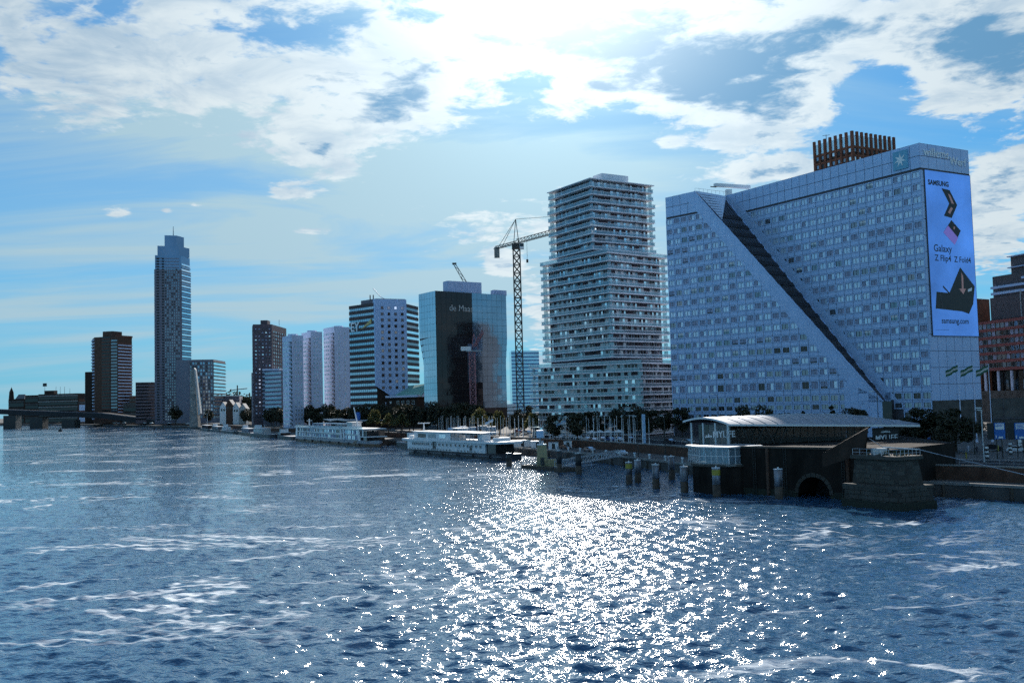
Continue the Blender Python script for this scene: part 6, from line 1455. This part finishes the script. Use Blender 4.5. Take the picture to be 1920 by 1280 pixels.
for px, sz in ((1063, 1.0), (925, .9)):
    q = at(px, 800, 340 if px > 1000 else 400); flag(q.x, q.y, 11.6, ('pale blue flag hanging at the end of the flagpole row' if px > 1000 else 'light blue flag blowing among the flagpoles left of the crane'), ('pale_blue', 'white_paint'), None, sz)
def lamp(x, y, h, label, arm=2.0, m='steel', z=STREET, dirx=-1):
    t = thing('street_lamp', label, 'lamp', (x, y, z)); b = MB(m); b.tube((x, y, z), (x, y, z + h), .13, .08, 8); b.build('post', t); b = MB(m); b.tube((x, y, z), (x, y, z + 1.2), .2, .18, 8); b.build('base_sleeve', t)
    b = MB(m); b.tube((x, y, z + h), (x + arm * dirx, y, z + h + .35), .06, .05, 6); b.build('arm', t); b = MB('galvanised'); b.box(x + arm * dirx - .5, x + arm * dirx + .5, y - .2, y + .2, z + h + .25, z + h + .45); b.build('lamp_head', t)
q = ground(1845, 866, STREET); lamp(q.x, q.y, 9.8, 'tall pale lamp post on the street beside the blue road signs', .5, 'galvanised')
q = ground(1828, 852, STREET); lamp(q.x, q.y, 9.0, 'thin dark lamp post in front of the concrete wall', 1.4, 'steel_dark', dirx=1)
q = at(1347, 790, 255); lamp(q.x, q.y, 14.0, 'double armed dark lamp post left of the pavilion roof trees', 1.6, 'steel_dark')
q = at(1647, 790, 250); lamp(q.x, q.y, 13.6, 'dark lamp post behind the right end of the pavilion roof', 1.4, 'steel_dark')
for px, lab in ((1196, 'dark lamp post at the quay edge before the stepped tower'), (1247, 'dark lamp post between the stepped tower and the white slab')):
    q = at(px, 830, 270); lamp(q.x, q.y, 10.5, lab, .8, 'steel_dark', LOWQ)
q = at(1207, 800, 300); t = thing('blue_column', 'pale blue square column on the street before the stepped tower', 'column', (q.x, 300, STREET)); b = MB('pale_blue'); b.box(q.x - .45, q.x + .45, 299.6, 300.4, STREET, 13.2); b.build('shaft', t); b = MB('steel'); b.box(q.x - .7, q.x + .7, 299.3, 300.7, STREET, STREET + .4); b.build('foot', t)
# blue road signs on black boards
def road_sign(px0, px1, label, lines):
    a, b = at(px0, 792, 196), at(px1, 823, 196); t = thing('road_sign', label, 'sign', ((a.x + b.x) / 2, 196, STREET)); p = MB('black_paint'); p.box(a.x - 1.3, b.x + .4, 196.0, 196.12, b.z, a.z); p.build('back_board', t)
    p = MB('sign_road_blue'); p.box(a.x, b.x, 195.9, 195.98, b.z + .05, a.z - .05); p.build('blue_panel', t)
    p = MB('white_paint'); w = b.x - a.x; p.box(a.x + w * .1, b.x - w * .1, 195.84, 195.89, a.z - 1.35, a.z - .2); p.build('white_field', t)
    for k in range(lines):
        p = MB('blue_paint'); p.box(a.x + w * .16, b.x - w * (.2 + .1 * (k % 2)), 195.80, 195.83, a.z - .45 - .28 * k, a.z - .33 - .28 * k); p.build('text_line', t)
    p = MB('white_paint'); p.box(a.x + w * .35, a.x + w * .75, 195.84, 195.89, b.z + .2, b.z + .55); p.build('text_line', t); p = MB('white_paint'); p.box(a.x + w * .08, a.x + w * .16, 195.84, 195.89, b.z + .25, b.z + .8); p.build('arrow', t)
    for x in (a.x + w * .25, b.x - w * .25): p = MB('steel_dark'); p.tube((x, 196.3, STREET), (x, 196.3, a.z), .12, n=6); p.build('post', t)
mat('sign_road_blue', (.015, .13, .45), .4, var=.03)
road_sign(1863, 1885, 'left one of the two blue road signs on black boards', 2); road_sign(1901, 1926, 'right one of the two blue road signs, cut by the picture edge', 4)
# striped bollards and small signs on the right street
def bollard(px, py, label):
    q = ground(px, py, STREET); t = thing('striped_bollard', label, 'bollard', tuple(q), 'black and white traffic bollards')
    for k in range(6): b = MB('white_paint' if k % 2 else 'black_paint'); b.tube((q.x, q.y, STREET + .4 * k), (q.x, q.y, STREET + .4 * k + .4), .34, .34, 10); b.build('stripe', t)
    b = MB('steel_dark'); b.tube((q.x, q.y, STREET - .02), (q.x, q.y, STREET + .12), .6, .55, 10); b.build('foot', t)
bollard(1851, 860, 'striped traffic bollard at the foot of the pale lamp post'); bollard(1895, 852, 'striped traffic bollard under the blue road signs'); bollard(1762, 845, 'striped traffic bollard by the large dark trees')
for px, py, m, lab in ((1812, 860, 'yellow_paint', 'small yellow marker post on the right street'), (1872, 846, 'yellow_paint', 'small yellow marker post under the left blue road sign')):
    q = ground(px, py, STREET); t = thing('marker_post', lab, 'post', tuple(q)); b = MB(m); b.tube((q.x, q.y, STREET), (q.x, q.y, STREET + 1.3), .14, .14, 8); b.build('post', t); b = MB('black_paint'); b.tube((q.x, q.y, STREET), (q.x, q.y, STREET + .1), .2, .2, 8); b.build('foot', t)
for px, py, m1, m2, lab in ((1743, 842, 'blue_paint', 'yellow_paint', 'small traffic sign, blue over yellow, in front of the dark trees'), (1912, 846, 'white_paint', 'galvanised', 'small white traffic sign at the right edge of the street')):
    q = ground(px, py, STREET); t = thing('traffic_sign', lab, 'sign', tuple(q)); b = MB('steel'); b.tube((q.x, q.y, STREET), (q.x, q.y, STREET + 2.6), .06, n=6); b.build('post', t); b = MB(m1); b.tube((q.x, q.y - .08, STREET + 2.3), (q.x, q.y - .12, STREET + 2.3), .5, .5, 14); b.build('round_plate', t); b = MB(m2); b.box(q.x - .45, q.x + .45, q.y - .12, q.y - .08, STREET + 1.2, STREET + 1.7); b.build('lower_plate', t)
# concrete ramp wall on the right
t = thing('ramp_wall', 'long grey brown concrete wall behind the right street', 'wall', (170, 292, STREET)); f = Face((143.2, 299), (235, 268)); b = MB('concrete_dark'); f.slab(b, 0, f.L, -2, 0, STREET, 15.2); b.build('wall_face', t); b = MB('concrete_dark2'); f.slab(b, 0, f.L, -2.1, .3, 9.0, 9.5); b.build('string_course', t)
for k in range(12): b = MB('concrete_dark2'); f.slab(b, 7.5 * k + 3, 7.5 * k + 3.2, 0, .12, STREET, 15.0); b.build('joint_rib', t)
f = Face(WN_, WRt)
# ------------------------------------------------------------------ cars
def make_car(colm, label):
    t = thing('parked_car', label, 'car', (0, 0, -500)); b = MB(colm)
    prof = [(-2.1, .35), (-2.15, .75), (-1.9, .92), (-1.2, .98), (-.55, 1.42), (.95, 1.45), (1.75, 1.0), (2.1, .92), (2.15, .4)]
    for s in (-.85, .85): b.poly([(x, s, z) for x, z in (prof if s < 0 else prof[::-1])][::-1])
    for i in range(len(prof) - 1): (x0, z0), (x1, z1) = prof[i], prof[i + 1]; b.poly([(x0, -.85, z0), (x0, .85, z0), (x1, .85, z1), (x1, -.85, z1)][::-1])
    b.poly([(-2.1, -.85, .35), (2.15, -.85, .4), (2.15, .85, .4), (-2.1, .85, .35)])
    def part(mb, nm): o = bpy.data.objects.new(nm, mb.mesh(nm)); C.objects.link(o); o.parent = t
    part(b, 'body')
    for s in (-.87, .87):
        g = MB('glass_dark'); g.poly([(-1.0, s, 1.0), (1.5, s, 1.02), (.85, s, 1.38), (-.5, s, 1.36)]); part(g, 'side_window')
    g = MB('glass_sky'); g.poly([(-1.17, -.75, 1.02), (-1.17, .75, 1.02), (-.58, .7, 1.43), (-.58, -.7, 1.43)]); part(g, 'windscreen')
    for x in (-1.35, 1.4):
        for s in (-.9, .72): w = MB('black_paint'); w.tube((x, s, .34), (x, s + .18, .34), .34, .34, 10); part(w, 'wheel')
    for s in (-.6, .6): w = MB('letter_white'); w.box(-2.17, -2.1, s - .2, s + .2, .62, .78); part(w, 'headlight')
    return t
mat('car_white', (.70, .72, .74), .25, .1, var=0); mat('car_silver', (.35, .37, .40), .25, .6, var=0); mat('car_dark', (.03, .03, .04), .2, .2, var=0); mat('car_red', (.35, .03, .03), .25, .1, var=0); mat('car_blue', (.05, .12, .30), .25, .2, var=0)
CARS = {c: make_car('car_' + c, 'x') for c in ('white', 'silver', 'dark', 'red', 'blue')}; _used = set()
def put_car(c, px, py, label, z=STREET, rot=2.05, group='cars parked along the quay street'):
    q = ground(px, py, z); z += .02
    if c not in _used: _used.add(c); t = CARS[c]; t.location = (q.x, q.y, z); t.rotation_euler = (0, 0, rot); t['label'] = label; t['group'] = group
    else: copy_tree(CARS[c], (q.x, q.y, z), rot, None, label, group)
for c, px, py, lab in (('white', 1100, 826, 'large white car before the middle of the stepped tower'), ('silver', 1128, 826, 'silver car right of the large white car'), ('white', 1160, 827, 'white car before the right half of the stepped tower'), ('dark', 1180, 826, 'dark car beside the blue column'), ('white', 1048, 822, 'white car under the dark tree at the left corner of the stepped tower'), ('silver', 1068, 823, 'silver car between two white cars among the flagpoles'), ('white', 1084, 823, 'white car at the end of the flagpole row'), ('blue', 1144, 827, 'blue car parked between a silver and a white car'), ('white', 990, 813, 'white car near the foot of the tower crane'), ('silver', 1012, 817, 'silver car right of the tower crane foot'), ('red', 972, 811, 'red car at the foot of the tower crane'), ('dark', 1112, 829, 'dark car nearest the retaining wall before the stepped tower'), ('silver', 1290, 832, 'silver car left of the pavilion columns'), ('dark', 1255, 831, 'dark car below the left corner of the white slab')):
    put_car(c, px, py, lab)
for c, px, py, lab in (('white', 1165, 853, 'white car on the lower quay at the top of the gangway'), ('silver', 1105, 846, 'silver car on the lower quay left of the gangway'), ('dark', 1060, 841, 'dark car on the lower quay above the pontoon')): put_car(c, px, py, lab, LOWQ, 2.05, 'cars on the lower quay')
for c, px, py, lab in (('dark', 1862, 845, 'dark car on the right street behind the pale lamp post'), ('white', 1908, 848, 'white car on the street at the right edge'), ('dark', 1722, 845, 'dark car under the large trees')): put_car(c, px, py, lab, STREET, 2.6, 'cars on the right street')
# cars crossing the far bridge and the far quay
for i, (px, yy) in enumerate(((262, 1290), (272, 1270), (284, 1240), (318, 1160), (352, 1080), (215, 1400), (222, 1385), (233, 1360))):
    q = at(px, 780, yy); copy_tree(CARS['white'], (q.x, yy, STREET + .05), 2.9, None, 'tiny sunlit vehicle on the far quay left of the slanted pylon', 'tiny vehicles on the far quay')
# quay clutter: mooring bollards, containers, parasols
r = random.Random(14)
for i, (x, y) in enumerate(along(offset_line(SHORE, 1.0), 8, 11, 9.0)):
    t = thing('mooring_bollard', 'short pale mooring bollard on the edge of the lower quay', 'bollard', (x, y, LOWQ), 'mooring bollards along the lower quay'); b = MB('galvanised'); b.tube((x, y, LOWQ), (x, y, LOWQ + 1.0), .28, .24, 8); b.build('shaft', t); b = MB('galvanised'); b.tube((x, y, LOWQ + 1.0), (x, y, LOWQ + 1.35), .42, .3, 8); b.build('head', t)
for px, py, s, lab in ((1038, 843, 1.2, 'small pale container on the lower quay by the kiosk'), (1065, 840, 1.0, 'pale cabinet against the retaining wall'), (980, 838, 2.6, 'long white box behind the stern of the white ship'), (1008, 840, 1.6, 'white box between the kiosk and the white ship')):
    q = ground(px, py, LOWQ); t = thing('quay_container', lab, 'container', tuple(q)); b = MB('white_paint'); b.box(q.x - 1.3 * s, q.x + 1.3 * s, q.y, q.y + 2, LOWQ + .1, LOWQ + 2.3); b.build('body', t); b = MB('steel_dark'); b.box(q.x - .5, q.x + .5, q.y - .05, q.y - .005, LOWQ + .3, LOWQ + 2.0); b.build('door', t); b = MB('steel'); b.box(q.x - 1.36 * s, q.x + 1.36 * s, q.y - .08, q.y + 2.08, LOWQ + 2.3, LOWQ + 2.45); b.build('roof', t)
for i, (px, py, lab) in enumerate(((848, 808, 'left end of the row of pale site cabins behind the flagpoles'), (866, 808, 'second pale site cabin behind the flagpoles'), (884, 808, 'third pale site cabin behind the flagpoles'), (905, 810, 'fourth pale site cabin behind the flagpoles'), (922, 811, 'right end of the row of pale site cabins behind the flagpoles'))):
    q = at(px, py, 430); t = thing('site_cabin', lab, 'cabin', (q.x, 430, STREET), 'pale site cabins'); b = MB('pale_blue'); b.box(q.x - 2.0, q.x + 1.9, 430, 433, STREET, STREET + 3.6 + .5 * (i % 2)); b.build('body', t); b = MB('glass_mid'); b.box(q.x - 1.2, q.x - .2, 429.9, 429.98, STREET + 1.4, STREET + 2.6); b.build('window', t); b = MB('white_paint'); b.box(q.x + .3, q.x + 1.2, 429.9, 429.98, STREET, STREET + 2.3); b.build('door', t)
for i, px in enumerate((1110, 1125, 1141, 1160)):
    q = at(px, 815, 345); t = thing('cafe_parasol', ('leftmost', 'second', 'third', 'rightmost')[i] + ' of the pale parasols at the foot of the stepped tower', 'parasol', (q.x, 345, STREET), 'parasols by the stepped tower'); b = MB('awning'); b.faces([(q.x - 1.8, 343.2, STREET + 2.5), (q.x + 1.8, 343.2, STREET + 2.5), (q.x + 1.8, 346.8, STREET + 2.5), (q.x - 1.8, 346.8, STREET + 2.5), (q.x, 345, STREET + 3.4)], [(0, 1, 4), (1, 2, 4), (2, 3, 4), (3, 0, 4)]); b.build('canopy', t); b = MB('steel'); b.tube((q.x, 345, STREET), (q.x, 345, STREET + 3.4), .05, n=5); b.build('pole', t)
# railings on the right quay
t = thing('quay_railing', 'thin metal railing along the edge of the right street above the water', 'railing', (*WALL[13], STREET))
for i in range(13, 15):
    a, b = Vector(WALL[i]), Vector(WALL[i + 1]); n = int((b - a).length / 2.2)
    for k in range(n): p = a.lerp(b, k / n); m_ = MB('steel'); m_.tube((p.x + .15, p.y + .15, STREET + .7), (p.x + .15, p.y + .15, STREET + 1.75), .04, n=5); m_.build('post', t)
    for z in (1.2, 1.75): m_ = MB('steel'); m_.tube((a.x + .15, a.y + .15, STREET + z), (b.x + .15, b.y + .15, STREET + z), .035, n=5); m_.build('rail', t)
# ------------------------------------------------------------------ people
def person(px, py, label, top, legs, z=STREET, walk=.25):
    q = ground(px, py, z); me = bpy.data.meshes.new('person'); h = 1.75
    V = [(0, 0, .98), (0, 0, 1.2), (0, .01, 1.42), (0, .02, 1.54), (0, .03, 1.68), (-.1, 0, .93), (-.1, -walk * .5, .5), (-.1, -walk * .6, .08), (-.1, -walk * .6 - .16, .05), (.1, 0, .93), (.1, walk * .4, .5), (.1, walk, .1), (.1, walk - .15, .05), (-.2, .0, 1.42), (-.26, .06, 1.14), (-.26, -.08, .9), (.2, 0, 1.42), (.26, -.08, 1.15), (.25, -.2, .95)]
    E_ = [(0, 1), (1, 2), (2, 3), (3, 4), (0, 5), (5, 6), (6, 7), (7, 8), (0, 9), (9, 10), (10, 11), (11, 12), (2, 13), (13, 14), (14, 15), (2, 16), (16, 17), (17, 18)]
    R_ = [.15, .14, .15, .06, .11, .1, .07, .05, .04, .1, .07, .05, .04, .07, .05, .04, .07, .05, .04]
    me.from_pydata(V, E_, []); o = bpy.data.objects.new('person', me); C.objects.link(o); o.location = q; me.materials.append(M[top])
    sk = o.modifiers.new('skin', 'SKIN'); 
    for i, sv in enumerate(me.skin_vertices[0].data): sv.radius = (R_[i], R_[i]); sv.use_root = i == 0
    ss = o.modifiers.new('sub', 'SUBSURF'); ss.levels = 1; ss.render_levels = 1
    tag(o, label, 'person')
mat('cloth_light', (.45, .50, .60), .8, var=.1); mat('cloth_dark', (.03, .03, .04), .8, var=.1)
person(1816, 849, 'person in a light top walking on the right street', 'cloth_light', 'cloth_dark'); person(1832, 851, 'person in dark clothes walking near the pale lamp post', 'cloth_dark', 'cloth_dark')
